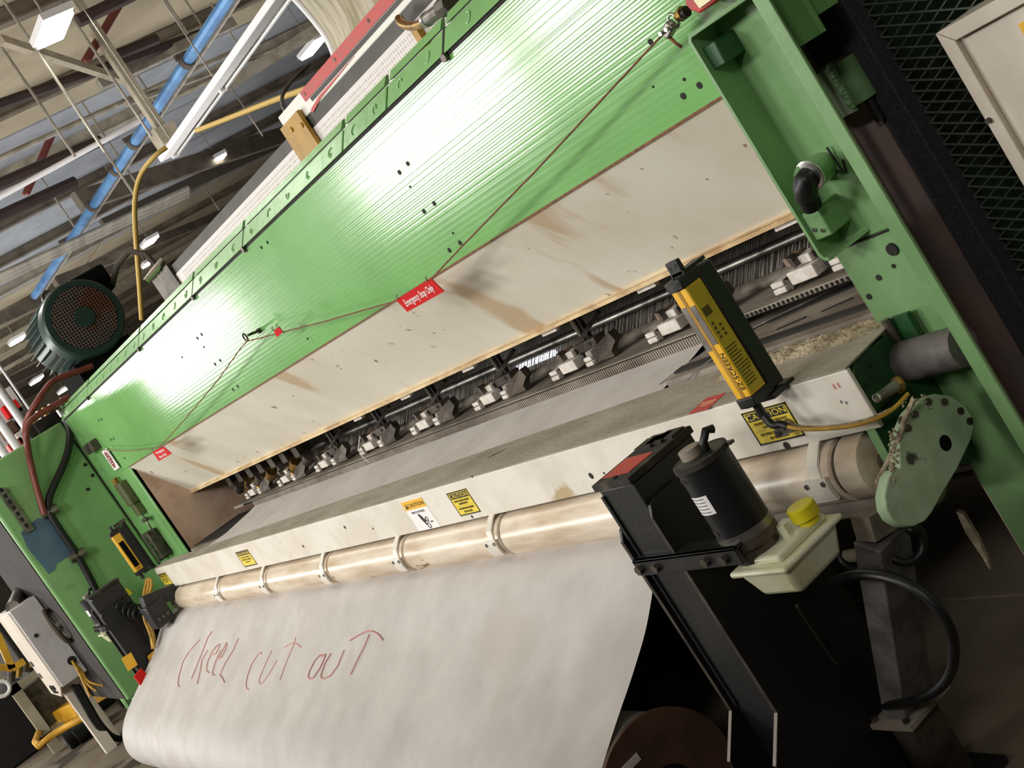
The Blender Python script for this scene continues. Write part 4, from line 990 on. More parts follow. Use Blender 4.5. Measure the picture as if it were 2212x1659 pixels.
def power_pack(fx, dz, lab):
    t = thing('hydraulic_pack', lab, 'pump', (fx(-2.0), 1.5, .68+dz), 'hydraulic packs on the lift stands')
    ar = MB().box((fx(-2.378), 1.380, .787+dz), (fx(-2.02), 1.391, .826+dz)); ar.box((fx(-2.378), 1.380, .819+dz), (fx(-2.02), 1.43, .826+dz))
    a = build(ar, 'bracket_arm', M['black'], t, bevel=.0015)
    for x in (-2.362, -2.30, -2.125, -2.065):
        b = build(MB().cyl((fx(x), 1.37, .805+dz), (fx(x), 1.381, .805+dz), .011, n=6), 'bolt', M['greasy'], a)
    # milky tank, tapering downward, with a rim
    x0, x1, y0, y1 = -2.095, -1.94, 1.40, 1.575
    vs = []
    for z, i in ((.684, .020), (.722, .010), (.755, .0)):
        vs.append([(fx(x0+i), y0+i, z+dz), (fx(x1-i), y0+i, z+dz), (fx(x1-i), y1-i, z+dz), (fx(x0+i), y1-i, z+dz)])
    tk = MB(); tk.add(vs[0]+vs[1]+vs[2], [(3,2,1,0), (8,9,10,11)]+[(k*4+i, k*4+(i+1) % 4, k*4+4+(i+1) % 4, k*4+4+i) for k in range(2) for i in range(4)])
    tank = build(tk, 'tank', M['tank'], t, bevel=.014, seg=3)
    build(MB().box((fx(x0-.008), y0-.008, .748+dz), (fx(x1+.008), y1+.008, .762+dz)), 'tank_rim', M['tank'], tank, bevel=.006)
    build(MB().box((fx(x0+.015), y0+.012, .760+dz), (fx(x1-.015), y1-.01, .779+dz)), 'tank_lid', M['tank'], tank, bevel=.007)
    cp = MB().lathe((fx(-1.968), 1.532, .775+dz), (0, 0, 1), [(0, .022), (.014, .022), (.015, .030), (.040, .030), (.043, .027)], 24)
    build(cp, 'filler_cap', M['cap_yellow'], t, smooth='auto')
    build(MB().cyl((fx(-1.995), 1.49, .778+dz), (fx(-1.995), 1.49, .804+dz), .014, n=6), 'plug', M['tank'], t)
    mx, my = fx(-2.055), 1.455
    build(MB().lathe((mx, my, .768+dz), (0, 0, 1), [(0, .050), (.03, .050), (.031, .060), (.052, .060)], 32), 'pump_block', M['greasy'], t, smooth='auto')
    build(MB().lathe((mx, my, .820+dz), (0, 0, 1), [(0, .061), (.016, .061), (.017, .058)], 40), 'motor_flange', M['steel'], t, smooth='auto')
    mo = build(MB().lathe((mx, my, .837+dz), (0, 0, 1), [(0, .058), (.150, .058), (.151, .060), (.162, .060), (.163, .054), (.165, .054)], 44), 'motor_can', M['rubber'], t, smooth='auto')
    build(MB().lathe((mx, my, .990+dz), (0, 0, 1), [(0, .0606), (.012, .0606), (.0125, .053), (.0095, .053)], 44), 'end_ring', M['dusty_black'], mo, smooth='auto')
    # wrapped label on the can
    lb = MB()
    n = 8; g0, g1 = math.radians(238), math.radians(292)
    if fx is fxl: g0, g1 = math.radians(250), math.radians(300)
    vs = [V(mx+.0586*math.cos(g0+(g1-g0)*i/n), my+.0586*math.sin(g0+(g1-g0)*i/n), z+dz) for z in (.896, .938) for i in range(n+1)]
    lb.add(vs, [(i, i+1, n+2+i, n+1+i) for i in range(n)])
    L_ = build(lb, 'rating_label', M['sticker'], mo)
    for k in range(5):
        z = .901+k*.0075; vs = [V(mx+.0590*math.cos(g0+(g1-g0)*(i+.6)/n), my+.0590*math.sin(g0+(g1-g0)*(i+.6)/n), zz+dz) for zz in (z, z+.0022) for i in range(n-1)]
        lq = MB(); lq.add(vs, [(i, i+1, n+i, n-1+i) for i in range(n-2)]); build(lq, 'print_line', M['grey_ink'], L_)
    build(MB().lathe((mx-.02, my+.0, .999+dz), (0, 0, 1), [(0, .024), (.022, .024), (.023, .018)], 20), 'terminal_cover', M['steel_dusty'], mo, smooth='auto')
    build(MB().tube([(mx+.014, my+.01, .999+dz), (mx+.012, my+.015, 1.018+dz), (mx+.020, my+.03, 1.036+dz), (mx+.024, my+.045, 1.030+dz)], .009, 12), 'cable_elbow', M['rubber'], mo, smooth=True)
    build(MB().box((mx+.045, my+.03, .994+dz), (mx+.066, my+.042, 1.0+dz)), 'clip', M['greasy'], mo)
    for k in range(4):
        g = math.radians(215+14*k)
        for z in (.85, .974):
            build(MB().obox((mx+.058*math.cos(g), my+.058*math.sin(g), z+dz), (-.005*math.sin(g), .005*math.cos(g), 0), (.0012*math.cos(g), .0012*math.sin(g), 0), (0, 0, .004)), 'embossing', M['dusty_black'], mo)
    return t
power_pack(fxr, 0, 'hydraulic pack with black motor, milky tank and yellow cap on the right stand')
power_pack(fxl, .03, 'far hydraulic pack with a pale tank between the grey control box and left stand')

# left stand extras
ln = thing('lever_arm', 'black channel arm reaching over the left end of the roller', 'arm', at(330, 1300, X=-7.8))
a, b = at(308, 1305, X=-7.75), at(404, 1266, X=-7.75)
d = (b-a).normalized()
build(MB().bar(a, b, .10, .085), 'channel', M['black'], ln, bevel=.004)
m_ = a.lerp(b, .62)
build(MB().obox(m_+V(0, 0, .043), d*.03, V(.016, 0, 0), V(0, 0, .002)), 'slot', M['steel_dusty'], ln)
build(MB().box((a.x-.09, a.y-.02, a.z-.17), (a.x+.07, a.y+.10, a.z-.02)), 'pivot_block', M['black'], ln, bevel=.01)
for k in range(3):
    build(MB().cyl((a.x+.07, a.y+.01+.03*k, a.z-.12), (a.x+.085, a.y+.01+.03*k, a.z-.12), .012, n=8), 'bolt', M['greasy'], ln)
yl = [at(x, y, X=-7.99) for x, y in ((262, 1422), (283, 1409), (297, 1436), (277, 1450))]
tag(build(MB().prism(yl, (.004, 0, 0)), 'yellow_plate', M['yellow']), 'square yellow sign plate on the side of the far black stand', 'sign')
rd = [at(x, y, X=-7.97) for x, y in ((288, 1462), (303, 1444), (314, 1455), (312, 1468), (302, 1480))]
tag(build(MB().prism(rd, (.03, 0, 0)), 'red_tag', M['red']), 'bright red tag beside the left edge of the hanging cloth', 'tag')
yb2 = [at(x, y, X=-7.99) for x, y in ((318, 1418), (332, 1405), (334, 1412), (322, 1428))]
tag(build(MB().prism(yb2, (.01, 0, 0)), 'yellow_block', M['yellow_jack']), 'small yellow block peeking out behind the left cloth edge', 'block')

# coil cables and hoses
def coil(p, q, R, r, turns, mt, lab, sag=0.):
    pts = []; p, q = Vector(p), Vector(q); d = (q-p).normalized(); u = d.cross(V(0, 1, 0)).normalized(); v = d.cross(u)
    N = turns*14
    for i in range(N+1):
        g = 2*math.pi*turns*i/N; t = i/N
        pts.append(p.lerp(q, t)+u*R*math.cos(g)+v*R*math.sin(g)+V(0, 0, -sag*4*t*(1-t)))
    return tag(build(MB().tube(pts, r, 6), 'coiled_cable', mt, smooth=True), lab, 'cable', 'coiled cables')
coil(at(1835, 1200, Y=1.70), at(1985, 1175, Y=1.66), .032, .010, 3, M['rubber'], 'black coiled cable hanging below the pale green bearing arm')
coil(at(228, 1287, X=-8.1), at(306, 1322, X=-7.9), .045, .008, 6, M['rubber'], 'black coiled cable at the far left between stand and lever arm', .04)
cable('hydraulic_hose', [at(1800, 1258, Y=1.62), at(1850, 1238, Y=1.58), at(1930, 1245, Y=1.55), at(2010, 1290, Y=1.55), at(2058, 1360, Y=1.55), at(2062, 1440, Y=1.55), at(2030, 1490, Y=1.55), at(1960, 1520, Y=1.58), at(1890, 1525, Y=1.62), at(1850, 1512, Y=1.68)], .0115, M['rubber'], 'thick black hydraulic hose looping around the grey leg', 'hose')
cable('tube_line', [at(1722, 1308, Y=1.5), at(1765, 1375, Y=1.55), at(1815, 1445, Y=1.6), at(1880, 1530, Y=1.65), at(1960, 1620, Y=1.68)], .004, M['dusty_black'], 'thin dark line slanting down below the milky tank', 'hose')

# grey leg of the roller frame
lg = thing('frame_leg', 'grey square steel leg standing below the pale green bearing arm', 'leg', at(1950, 1650, Y=1.65))
a, b = at(1903, 1150, Y=1.65), at(1962, 1526, Y=1.65)
build(MB().bar(a, b, .105, .062, up=(1, 0, 0)), 'upper_tube', M['tube_grey'], lg, bevel=.003)
pl = MB(); pl.obox(b, (.065, 0, 0), (0, .075, 0), (0, 0, .006)); build(pl, 'foot_plate', M['steel_dusty'], lg)
for dx in (-.05, .045):
    build(MB().cyl(b+V(dx, -.06, 0), b+V(dx, -.06, .014), .008, n=8), 'foot_bolt', M['greasy'], lg)
c = at(2000, 1770, Y=1.65)
build(MB().bar(b-V(0, 0, .006), V(b.x-.02, 1.66, .0), .10, .06, up=(1, 0, 0)), 'lower_tube', M['greasy'], lg)
u1 = at(1888, 1098, Y=1.66)
build(MB().bar(u1, a, .09, .05, up=(1, 0, 0)), 'top_tube', M['steel_dusty'], lg)
cr = at(1900, 1205, Y=1.66)
build(MB().cyl(cr+V(-.12, .02, -.0), cr+V(.05, .02, .0), .014, n=12), 'cross_tube', M['steel_dusty'], lg)

# ------------------------------------------------------------------ roller bearing arm (pale green), side plate with shade in its green, tube, pin
ba = thing('bearing_arm', 'pale green dog-bone bearing arm with a ring of bolts, right end of the roller', 'bearing', (-1.9, 1.8, .65))
XA = -1.85
P = {k: at(x, y, X=XA) for k, (x, y) in dict(hole=(2042, 957), top=(2020, 852), r=(2105, 925), bot=(1968, 1136), l=(1948, 935), lb=(1914, 1060)).items()}
out = [(1945, 1010), (1942, 960), (1950, 925), (1965, 890), (1990, 862), (2020, 850), (2055, 855), (2082, 873), (2100, 898), (2104, 925), (2098, 950), (2070, 1010), (2040, 1060), (2012, 1110), (1998, 1126), (1975, 1137), (1950, 1136), (1928, 1122), (1915, 1100), (1911, 1070), (1920, 1030), (1930, 1015)]
pl = [at(x, y, X=XA) for x, y in out]
build(MB().prism(pl, (-.028, 0, 0)), 'arm_plate', M['pale_green'], ba, bevel=.003)
hl = P['hole']; build(MB().cyl(hl+V(-.001, 0, 0), hl+V(.001, 0, 0), .0165, n=20), 'shaft_hole', M['motor_black'], ba)
for x, y in ((1960, 925), (1975, 895), (2003, 868), (2038, 868), (2073, 888), (2093, 910), (1946, 908)):
    p = at(x, y, X=XA); build(MB().cyl(p+V(-.002, 0, 0), p+V(.005, 0, 0), .0078, n=8), 'bolt', M['greasy'], ba)
lt = MB()
for k in range(70):
    a, b = (1955+random.uniform(-8, 60), 860+random.uniform(-8, 20)) if k < 22 else (1930+random.uniform(-8, 10), 920+random.uniform(0, 130))
    p = at(a, b, X=XA+.004); r = random.uniform(.0015, .0042)
    lt.lathe(p-V(r*.5, 0, 0), (1, random.uniform(-.5, .5), random.uniform(-.5, .5)), [(0, r), (r*.6, r*.8), (r, r*.3)], 7)
tag(build(lt, 'lint_heap', M['lint'], ba, smooth=True), kind='stuff')
sp = thing('side_plate', 'shade-darkened green rounded side plate behind the pale green bearing arm', 'plate', (-1.96, 1.9, .5))
pts = [at(x, y, X=-1.945) for x, y in ((1940, 1010), (1917, 975), (1880, 905), (1858, 850), (1845, 805), (1846, 782), (1856, 766), (1875, 752), (1900, 735), (1935, 705), (1960, 690), (2060, 720), (2120, 800), (2100, 1000))]
build(MB().prism(pts, (-.022, 0, 0)), 'plate', M['green_dark'], sp, bevel=.002)  # face turned from the light, its shade put into the green
ed = MB(); e2 = [at(x, y, X=-1.944) for x, y in ((1940, 1010), (1917, 975), (1880, 905), (1858, 850), (1845, 805), (1846, 782), (1856, 766), (1875, 752))]
vs = [p+V(0, -.0012, .0003) for p in e2]+[p+V(-.024, -.0012, .0003) for p in e2]; n = len(e2)
ed.add(vs, [(i, i+1, n+i+1, n+i) for i in range(n-1)]); build(ed, 'lit_edge', M['green_col'], sp, thick=.002)  # lighter green strip paints the light caught by the edge
for x, y in ((1880, 790), (1870, 830), (1895, 860)):
    p = at(x, y, X=-1.945); build(MB().cyl(p, p+V(.002, 0, 0), .004, n=8), 'hole', M['dark'], sp)
tb = thing('torque_tube', 'short grey steel tube in a black collar beside the green column', 'tube', (-1.88, 1.95, .83))
a = at(1925, 790, Y=1.95); b = V(-1.785, 1.95, a.z)
build(MB().cyl(a, b, .044, n=32), 'tube', M['tube_grey'], tb, smooth='auto'); build(MB().cyl(a-V(.02, 0, 0), a+V(.012, 0, 0), .056, n=32), 'collar', M['dark'], tb, smooth='auto')
pn = thing('grease_pin', 'small steel pin with a hollow end poking from the side plate', 'pin', at(1905, 850, Y=1.82))
a, b = at(1893, 860, Y=1.78), at(1938, 832, Y=1.84)
build(MB().cyl(a, b, .009, .013, n=16), 'shank', M['steel'], pn, smooth='auto'); build(MB().lathe(a+(b-a).normalized()*.004, a-b, [(0, .010), (.006, .010), (.0065, .006), (.003, .006)], 16), 'hollow_end', M['chrome'], pn, smooth='auto')
build(MB().lathe(b, b-a, [(0, .018), (.006, .018), (.007, .012)], 16), 'collar', M['brass'], pn, smooth='auto')
cl2 = thing('lint_clump', 'dusty bracket and lint clump at the right end of the beam top', 'bracket', at(1905, 720, Y=1.95))
p = at(1900, 715, Y=1.96)
build(MB().box((p.x-.03, p.y-.02, p.z-.03), (p.x+.02, p.y+.03, p.z+.005)), 'block', M['lint'], cl2, bevel=.006)
build(MB().cyl(p+V(.03, 0, -.05), p+V(.03, 0, .02), .010, n=10), 'bolt', M['greasy'], cl2)
q = at(1955, 705, Y=1.97)
build(MB().box((q.x-.03, q.y, q.z-.03), (q.x+.02, q.y+.015, q.z+.025)), 'bent_plate', M['green_dark'], cl2)
for k, (x, y) in enumerate(((1985, 1010), (1990, 1035))):
    tag(build(MB().cyl(at(x+70, y-4, Y=2.1), at(x+140, y-20, Y=2.1), .008, n=8), 'steel_rod', M['steel']), 'bare steel rod behind the pale green arm, the %s of two' % ('upper' if k == 0 else 'lower'), 'rod')
rag = MB(); pts = [at(x, y, Y=2.0) for x, y in ((2065, 1105), (2080, 1110), (2110, 1160), (2135, 1215), (2138, 1232), (2122, 1205), (2085, 1150))]
rag.prism(pts, (0, .01, 0)); tag(build(rag, 'cloth_scrap', M['lint']), 'torn dusty cloth scrap hanging in the dark at the lower right', 'scrap')
sc_ = MB(); pts = [at(x, y, Z=.004) for x, y in ((1850, 1540), (1900, 1530), (1915, 1560), (1905, 1590), (1880, 1575))]
sc_.prism(pts, (0, 0, .01)); tag(build(sc_, 'floor_rag', M['lint']), 'dirty rag on the dark floor beside the grey leg', 'rag')

# ------------------------------------------------------------------ emergency cord, tags, eye bolt, pull switch
YC = 1.925
eb = thing('eye_bolt', 'dark eye bolt carrying the emergency cord on the green panel', 'bolt', at(565, 712, Y=2.0))
e = at(530, 729, Y=1.925); rt_ = at(562, 713, Y=1.999)
build(MB().cyl(V(rt_.x, 1.999, rt_.z), V(e.x+.0, e.y+.014, e.z+.002), .0055, n=10), 'shank', M['greasy'], eb)
build(MB().cyl(V(rt_.x, 1.985, rt_.z), V(rt_.x, 1.998, rt_.z), .012, n=6), 'nut', M['greasy'], eb)
build(MB().tube([e+V(.017*math.cos(g*.45), 0, .017*math.sin(g*.45)) for g in range(14)], .004, 6, closed=True), 'eye', M['greasy'], eb, smooth=True)
cord_pts = [at(222, 972, Y=1.95), at(280, 974, Y=1.94), at(335, 968, Y=1.925), at(352, 958, Y=1.92), at(400, 905, Y=1.92), at(470, 822, Y=1.92), at(520, 752, Y=1.923), e+V(0, -.002, -.016),
            at(560, 731, Y=1.92), at(600, 720, Y=1.92), at(700, 695, Y=1.918), at(800, 666, Y=1.915), at(865, 648, Y=1.912), at(932, 602, Y=1.91), at(1000, 530, Y=1.91), at(1160, 366, Y=1.915), at(1300, 215, Y=1.92), at(1414, 93, Y=1.925), at(1432, 74, Y=1.925)]
tag(build(MB().tube(cord_pts, .0026, 7), 'safety_rope', M['rope'], smooth=True), 'thin rust-red emergency pull cord strung across the green panel', 'cord')
def etag(c4, lab, txt, Yc=1.908):
    ps = [at(x, y, Y=Yc) for x, y in c4]
    t = thing('emergency_tag', lab, 'tag', (sum(p.x for p in ps)/4, Yc, min(p.z for p in ps)), 'red tags on the emergency cord')
    pl = build(MB().prism(ps, (0, .003, 0)), 'plate', M['red'], t)
    for k in (0, 1):
        q = ps[k].lerp(ps[2+k], .08)
        build(MB().tube([q+V(0, -.001, 0), q+V(0, -.004, .012), q+V(0, .003, .016)], .002, 6), 'tie', M['steel'], t)
    if txt:
        xd = (ps[1]-ps[0]+ps[2]-ps[3]).normalized(); yd = (ps[0]-ps[3]+ps[1]-ps[2]).normalized()
        yd = (yd-xd*yd.dot(xd)).normalized()
        W = (ps[1]-ps[0]).length; H = (ps[0]-ps[3]).length
        c = sum(ps, V(0,0,0))/4
        if isinstance(txt, str):
            text(txt, 'lettering', M['sticker'], pl, (c.x, Yc-.001, c.z), xd, yd, H*.62, sx=W*.9/(H*.62*.53*len(txt)))
        else:
            for k, s in enumerate(txt):
                cc = c+yd*H*(.22-.44*k); text(s, 'lettering', M['sticker'], pl, (cc.x, Yc-.001, cc.z), xd, yd, H*.36, sx=W*.8/(H*.36*.55*len(s)))
    return t
etag(((855, 648), (930, 601), (959, 630), (880, 674)), 'large red Emergency Stop Only tag hanging in front of the white apron', 'Emergency Stop Only')
etag(((329, 976), (353, 965), (371, 980), (343, 996)), 'small red tag at the left corner of the white apron', ('Emergency', 'Stop Only'))
etag(((591, 714), (603, 706), (610, 718), (598, 729)), 'tiny red tag beside the eye bolt on the green panel', None)
sw = thing('pull_switch', 'red pull-cord switch with a cream label at the top edge', 'switch', at(1500, 10, Y=1.95))
ps = [at(x, y, Y=1.93) for x, y in ((1478, 8), (1490, -30), (1560, -40), (1547, 2), (1510, 30), (1490, 22))]
bd = build(MB().prism(ps, (0, .06, 0)), 'body', M['red_print'], sw, bevel=.004)
ps = [at(x, y, Y=1.925) for x, y in ((1499, 2), (1495, -35), (1550, -38), (1540, -3), (1511, 18))]
build(MB().prism(ps, (0, .006, 0)), 'cream_label', mat('cream_label', srgb(250, 240, 196), .5), bd)
a = at(1484, 24, Y=1.95)
build(MB().cyl(a, at(1470, 35, Y=1.95), .012, n=12), 'boot', M['rubber'], sw); build(MB().cyl(at(1476, 27, Y=1.95), at(1464, 36, Y=1.95), .015, .011, n=14), 'brass_nut', M['brass'], sw, smooth='auto')
c = at(1455, 45, Y=1.945)
build(MB().tube([c+V(.013*math.cos(g*.45), 0, .016*math.sin(g*.45)) for g in range(14)], .0032, 6, closed=True), 'ring', M['chrome'], sw, smooth=True)
c = at(1446, 63, Y=1.935)
build(MB().obox(c, (.016, 0, .006), (0, .011, 0), (-.004, 0, .011)), 'cord_clamp', M['steel'], sw, bevel=.004)
for dx in (-.01, .01):
    build(MB().cyl(c+V(dx, -.02, .002), c+V(dx, .012, .002), .005, n=8), 'clamp_nut', M['chrome'], sw)
build(MB().tube([c+V(-.012, 0, -.012), c+V(-.002, -.004, -.03), c+V(.004, 0, -.045)], .004, 6), 'frayed_end', M['rope'], sw, smooth=True)

# ------------------------------------------------------------------ beam with scale above the machine
YO = 2.6
ob = thing('overhead_beam', 'long overhead rail with a dark strip and red scale above the green cover plates', 'rail', (-4, 2.7, 2.1))
a = at(370, 565, Y=YO); z1, z0 = at(400, 540, Y=YO).z, 0
zs_top = at(659, 256, Y=YO).z; zs_bot = at(673, 281, Y=YO).z
build(MB().box((-7.0, YO, zs_bot), (-2.0, YO+.10, zs_top)), 'dark_strip', M['tape_dark'], ob)
build(MB().box((-7.0, YO-.004, zs_bot-.16), (-2.0, YO+.10, zs_bot)), 'perforated_strip', M['perf'], ob)
hl = MB(); x = -6.9
while x < -2.1:
    for r_ in range(3): hl.box((x, YO-.0055, zs_bot-.028-.018*r_), (x+.009, YO-.003, zs_bot-.018-.018*r_))
    x += .020
tag(build(hl, 'perforations', M['block'], ob), kind='stuff')
e = at(600, 265, Y=YO); z2 = at(600, 262, Y=YO).z
zt_ = at(655, 215, Y=YO).z+.03
bx_ = build(MB().box((e.x+.03, YO-.003, zs_top), (-2.0, YO+.3, zt_)), 'upper_box', M['insulation'], ob, bevel=.004)
a = at(662, 222, Y=YO-.005)
sc1 = build(MB().box((a.x, YO-.007, zt_-.045), (-2.0, YO-.003, zt_-.002)), 'red_scale', M['red_print'], bx_)
tk_ = MB(); x = a.x+.05
while x < -2.1: tk_.box((x, YO-.0075, zt_-.065), (x+.004, YO-.003, zt_-.048)); x += .011
tag(build(tk_, 'scale_ticks', M['grey_ink'], bx_), kind='stuff')
build(MB().prism([(a.x, YO-.006, zt_-.082), (a.x+.11, YO-.006, zt_-.070), (a.x+.5, YO-.006, zt_-.068), (a.x+.11, YO-.006, zt_-.082), (a.x, YO-.006, zt_-.098)], (0, .003, 0)), 'red_arrow', M['red_print'], bx_)
for k in range(9):
    xx = a.x+.03+.34*k; build(MB().cyl((xx, YO-.009, zt_-.022), (xx, YO-.006, zt_-.022), .008, n=8), 'scale_screw', M['greasy'], bx_)
ps = [at(x, y, Y=YO-.02) for x, y in ((610, 279), (657, 256), (683, 300), (648, 335))]
yb = build(MB().box((min(ps[0].x, ps[3].x), YO-.03, ps[3].z-.04), ((ps[1].x+ps[2].x)/2, YO-.012, ps[0].z+.004)), 'ochre_bracket', M['ochre'], ob)
for px, py in ((630, 280), (652, 270)):
    p = at(px, py, Y=YO-.031); build(MB().cyl(p+V(0, -.006, 0), p+V(0, .003, 0), .011, n=8), 'bolt', M['ochre'], yb)
for xx in (-6.6, -2.3): build(MB().box((xx, YO+.02, 2.09), (xx+.06, YO+.08, zs_bot-.16)), 'stanchion', M['ochre'], ob)
p = at(898, 72, Y=YO-.03); build(MB().box((p.x-.02, YO-.03, p.z-.10), (p.x+.015, YO-.006, p.z+.02)), 'hose_clip', M['ochre'], ob)
p = at(375, 560, Y=YO)
jb = thing('dark_box', 'dark box with bright clamps at the left end of the overhead rail', 'box', (-7.2, 2.6, 2.3))
build(MB().box((-7.35, YO-.02, zs_bot-.12), (-7.0, YO+.25, zs_top+.02)), 'casing', M['greasy'], jb)
for k in range(4):
    build(MB().cyl((-7.34+.07*k, YO-.05, zs_top+.03), (-7.31+.07*k, YO+.02, zs_top+.06), .022, n=8), 'clamp', M['chrome'], jb)
cable('air_hose', [at(862, 40, Y=YO-.04), at(868, 52, Y=YO-.06), at(890, 58, Y=YO-.09), at(915, 50, Y=YO-.12), at(945, 30, Y=YO-.16)], .016, M['brass'], 'short curved brass-coloured hose in front of the overhead rail', 'hose')
fc = thing('hose_clamp', 'bright metal hose clamp at the end of the brass-coloured hose', 'clamp', at(940, 25, Y=YO-.16))
a, b = at(925, 40, Y=YO-.14), at(955, 18, Y=YO-.18)
build(MB().cyl(a, b, .022, n=14), 'band', M['steel'], fc, smooth='auto'); build(MB().cyl(b, b+(b-a)*.6, .03, n=8), 'nut', M['greasy'], fc)
build(MB().cyl(a, a+(a-b)*.15, .025, n=14), 'ferrule', M['chrome'], fc, smooth='auto')
# cloth coming down over the rail
pr = [at(x, y, X=-4.55) for x, y in ((632, -14), (660, 16), (690, 52), (712, 84), (726, 118), (730, 150), (727, 180), (722, 200))]
pr = chaikin([(p.y, p.z) for p in pr])
dc = MB().sheet(pr, -4.55, -2.2, 40, fn=lambda x, i, y, z: (0, .02*math.sin(x*9), .012*math.sin(x*23)))
tag(build(dc, 'hanging_cloth', M['duct'], smooth=True, thick=.012), 'streaky grey-white cloth curving down onto the rail with the red scale', 'cloth')
tag(build(MB().tube([(-4.56, y, z) for y, z in pr], .016, 8), 'edge_rope', M['fixture'], smooth=True), 'white rope along the left edge of the hanging streaky cloth', 'rope')
cable('lamp_cable', [at(668, 140, Y=3.2), at(640, 165, Y=3.1), at(622, 185, Y=3.0), at(607, 210, Y=2.9), at(612, 235, Y=2.8), at(622, 250, Y=2.7)], .009, M['steel'], 'thin grey cable running from the long lamp down to the rail end')
cable('yellow_hose', [at(306, 690, Y=3.4), at(300, 600, Y=3.5), at(292, 500, Y=3.6), at(290, 430, Y=3.7), at(302, 375, Y=3.8), at(335, 335, Y=3.9), at(360, 318, Y=4.0)], .020, M['hose_yellow'], 'yellow hose hanging in a loop beside the green motor', 'hose')
cable('yellow_hose', [at(425, 282, Y=4.2), at(500, 253, Y=4.2), at(600, 213, Y=4.1), at(668, 190, Y=3.6)], .020, M['hose_yellow'], 'yellow hose sagging behind the strip light toward the hanging cloth', 'hose')
for k, pts in enumerate((((200, 790), (160, 806), (115, 820), (95, 845), (72, 880), (58, 905), (54, 930), (60, 975), (72, 1030), (85, 1075), (94, 1108)),
                         ((150, 858), (110, 880), (80, 898), (60, 915), (56, 945), (66, 1000), (78, 1050), (97, 1112)))):
    cable('air_hose', [at(x, y, X=XH+.04+.03*k+(.10 if i < 5 else 0)) for i, (x, y) in enumerate(pts)], .020, M['hose_red'], ['red-brown hose arching from behind the motor down the green housing', 'red-brown hose from the cover plates down the green housing'][k], 'hose', 'red-brown hoses')
cable('power_conduit', [at(x, y, X=XH+.05) for x, y in ((140, 902), (150, 925), (152, 955), (140, 1000), (118, 1045), (106, 1075), (104, 1100), (112, 1118), (140, 1160), (165, 1195), (190, 1240), (205, 1270), (212, 1285))], .024, M['rubber'], 'thick black conduit curving down the front of the green housing', 'conduit', n=12)
for (x, y) in ((106, 1106), (166, 1200)):
    p = at(x, y, X=XH+.02)
    tag(build(MB().cyl(p+V(.02, -.05, .005), p+V(.02, .05, -.005), .034, n=14), 'pipe_clip', M['steel'], smooth='auto'), 'steel clip holding the black conduit, the %s of two' % ('upper' if y < 1150 else 'lower'), 'clip')
fg = thing('conduit_fitting', 'shiny fitting where the black conduit enters at the housing top', 'fitting', at(140, 892, X=XH+.05))
p = at(140, 896, X=XH+.05)
build(MB().cyl(p, p+V(0, 0, .05), .034, n=14), 'nut', M['chrome'], fg, smooth='auto'); build(MB().cyl(p+V(0, .02, .05), p+V(0, .05, .10), .022, n=12), 'elbow', M['steel'], fg, smooth='auto')
p = at(165, 880, X=XH+.05); build(MB().box((p.x-.03, p.y-.03, p.z-.02), (p.x+.02, p.y+.04, p.z+.03)), 'dark_knob', M['greasy'], fg)
gm = thing('valve_gear', 'cluttered black and steel valve gear on top of the green housing', 'valve', (-9.0, 1.8, 2.05))
for (x, y, sx, sy, sz, mt) in ((100, 925, .12, .16, .05, 'dark'), (118, 900, .08, .08, .07, 'greasy'), (90, 905, .05, .10, .05, 'steel'), (72, 935, .09, .10, .05, 'dark'), (125, 885, .03, .05, .05, 'steel')):
    p = at(x, y, X=-8.85); build(MB().box((p.x-sx, p.y-sy/2, 2.047), (p.x+sx, p.y+sy/2, 2.047+sz*1.7)), 'valve_body', M[mt], gm, bevel=.008)
for k in range(4):
    p = at(80+14*k, 925-6*k, X=-8.8); build(MB().cyl((p.x, p.y, 2.05), (p.x, p.y+.02, 2.19), .014, n=8), 'pipe_stub', M['chrome' if k % 2 else 'brass'], gm)
# white posts behind the housing
for k, (top, bot) in enumerate((((-14, 815), (70, 950)), ((-50, 835), (46, 985)), ((-10, 950), (22, 1000)), ((-4, 780), (66, 892)))):
    P = at(*top, X=-10.6-.2*k); Q = at(*bot, X=-10.6-.2*k)
    tag(build(MB().cyl(V(P.x, (P.y+Q.y)/2, .0), V(P.x, (P.y+Q.y)/2, P.z), .034 if k < 3 else .012, n=12), 'rail_post', M['fixture'], smooth='auto'), ['bright white post behind the green housing, nearest the motor', 'bright white post at the left edge, second from the motor', 'bright white post at the left edge, third from the motor', 'thin pale rod beside the white posts, below the motor'][k], 'post')
wa = thing('shelf_rack', 'distant grey shelving with red and brown boxes behind the white posts', 'rack', (-14, 2.6, 0))
build(MB().box((-14.6, 2.72, 0), (-14.5, 3.12, 2.95)), 'back_panel', M['cabinet_grey'], wa)
for k, (y, z, mt) in enumerate(((2.98, 2.72, 'red'), (2.83, 2.55, 'disc_brown'), (3.02, 2.5, 'lint'), (2.93, 2.42, 'block'), (3.06, 2.62, 'steel'), (2.80, 2.35, 'red_print'))):
    build(MB().box((-14.5, y-.08, z-.07), (-14.35, y+.08, z+.07)), 'box', M[mt], wa)

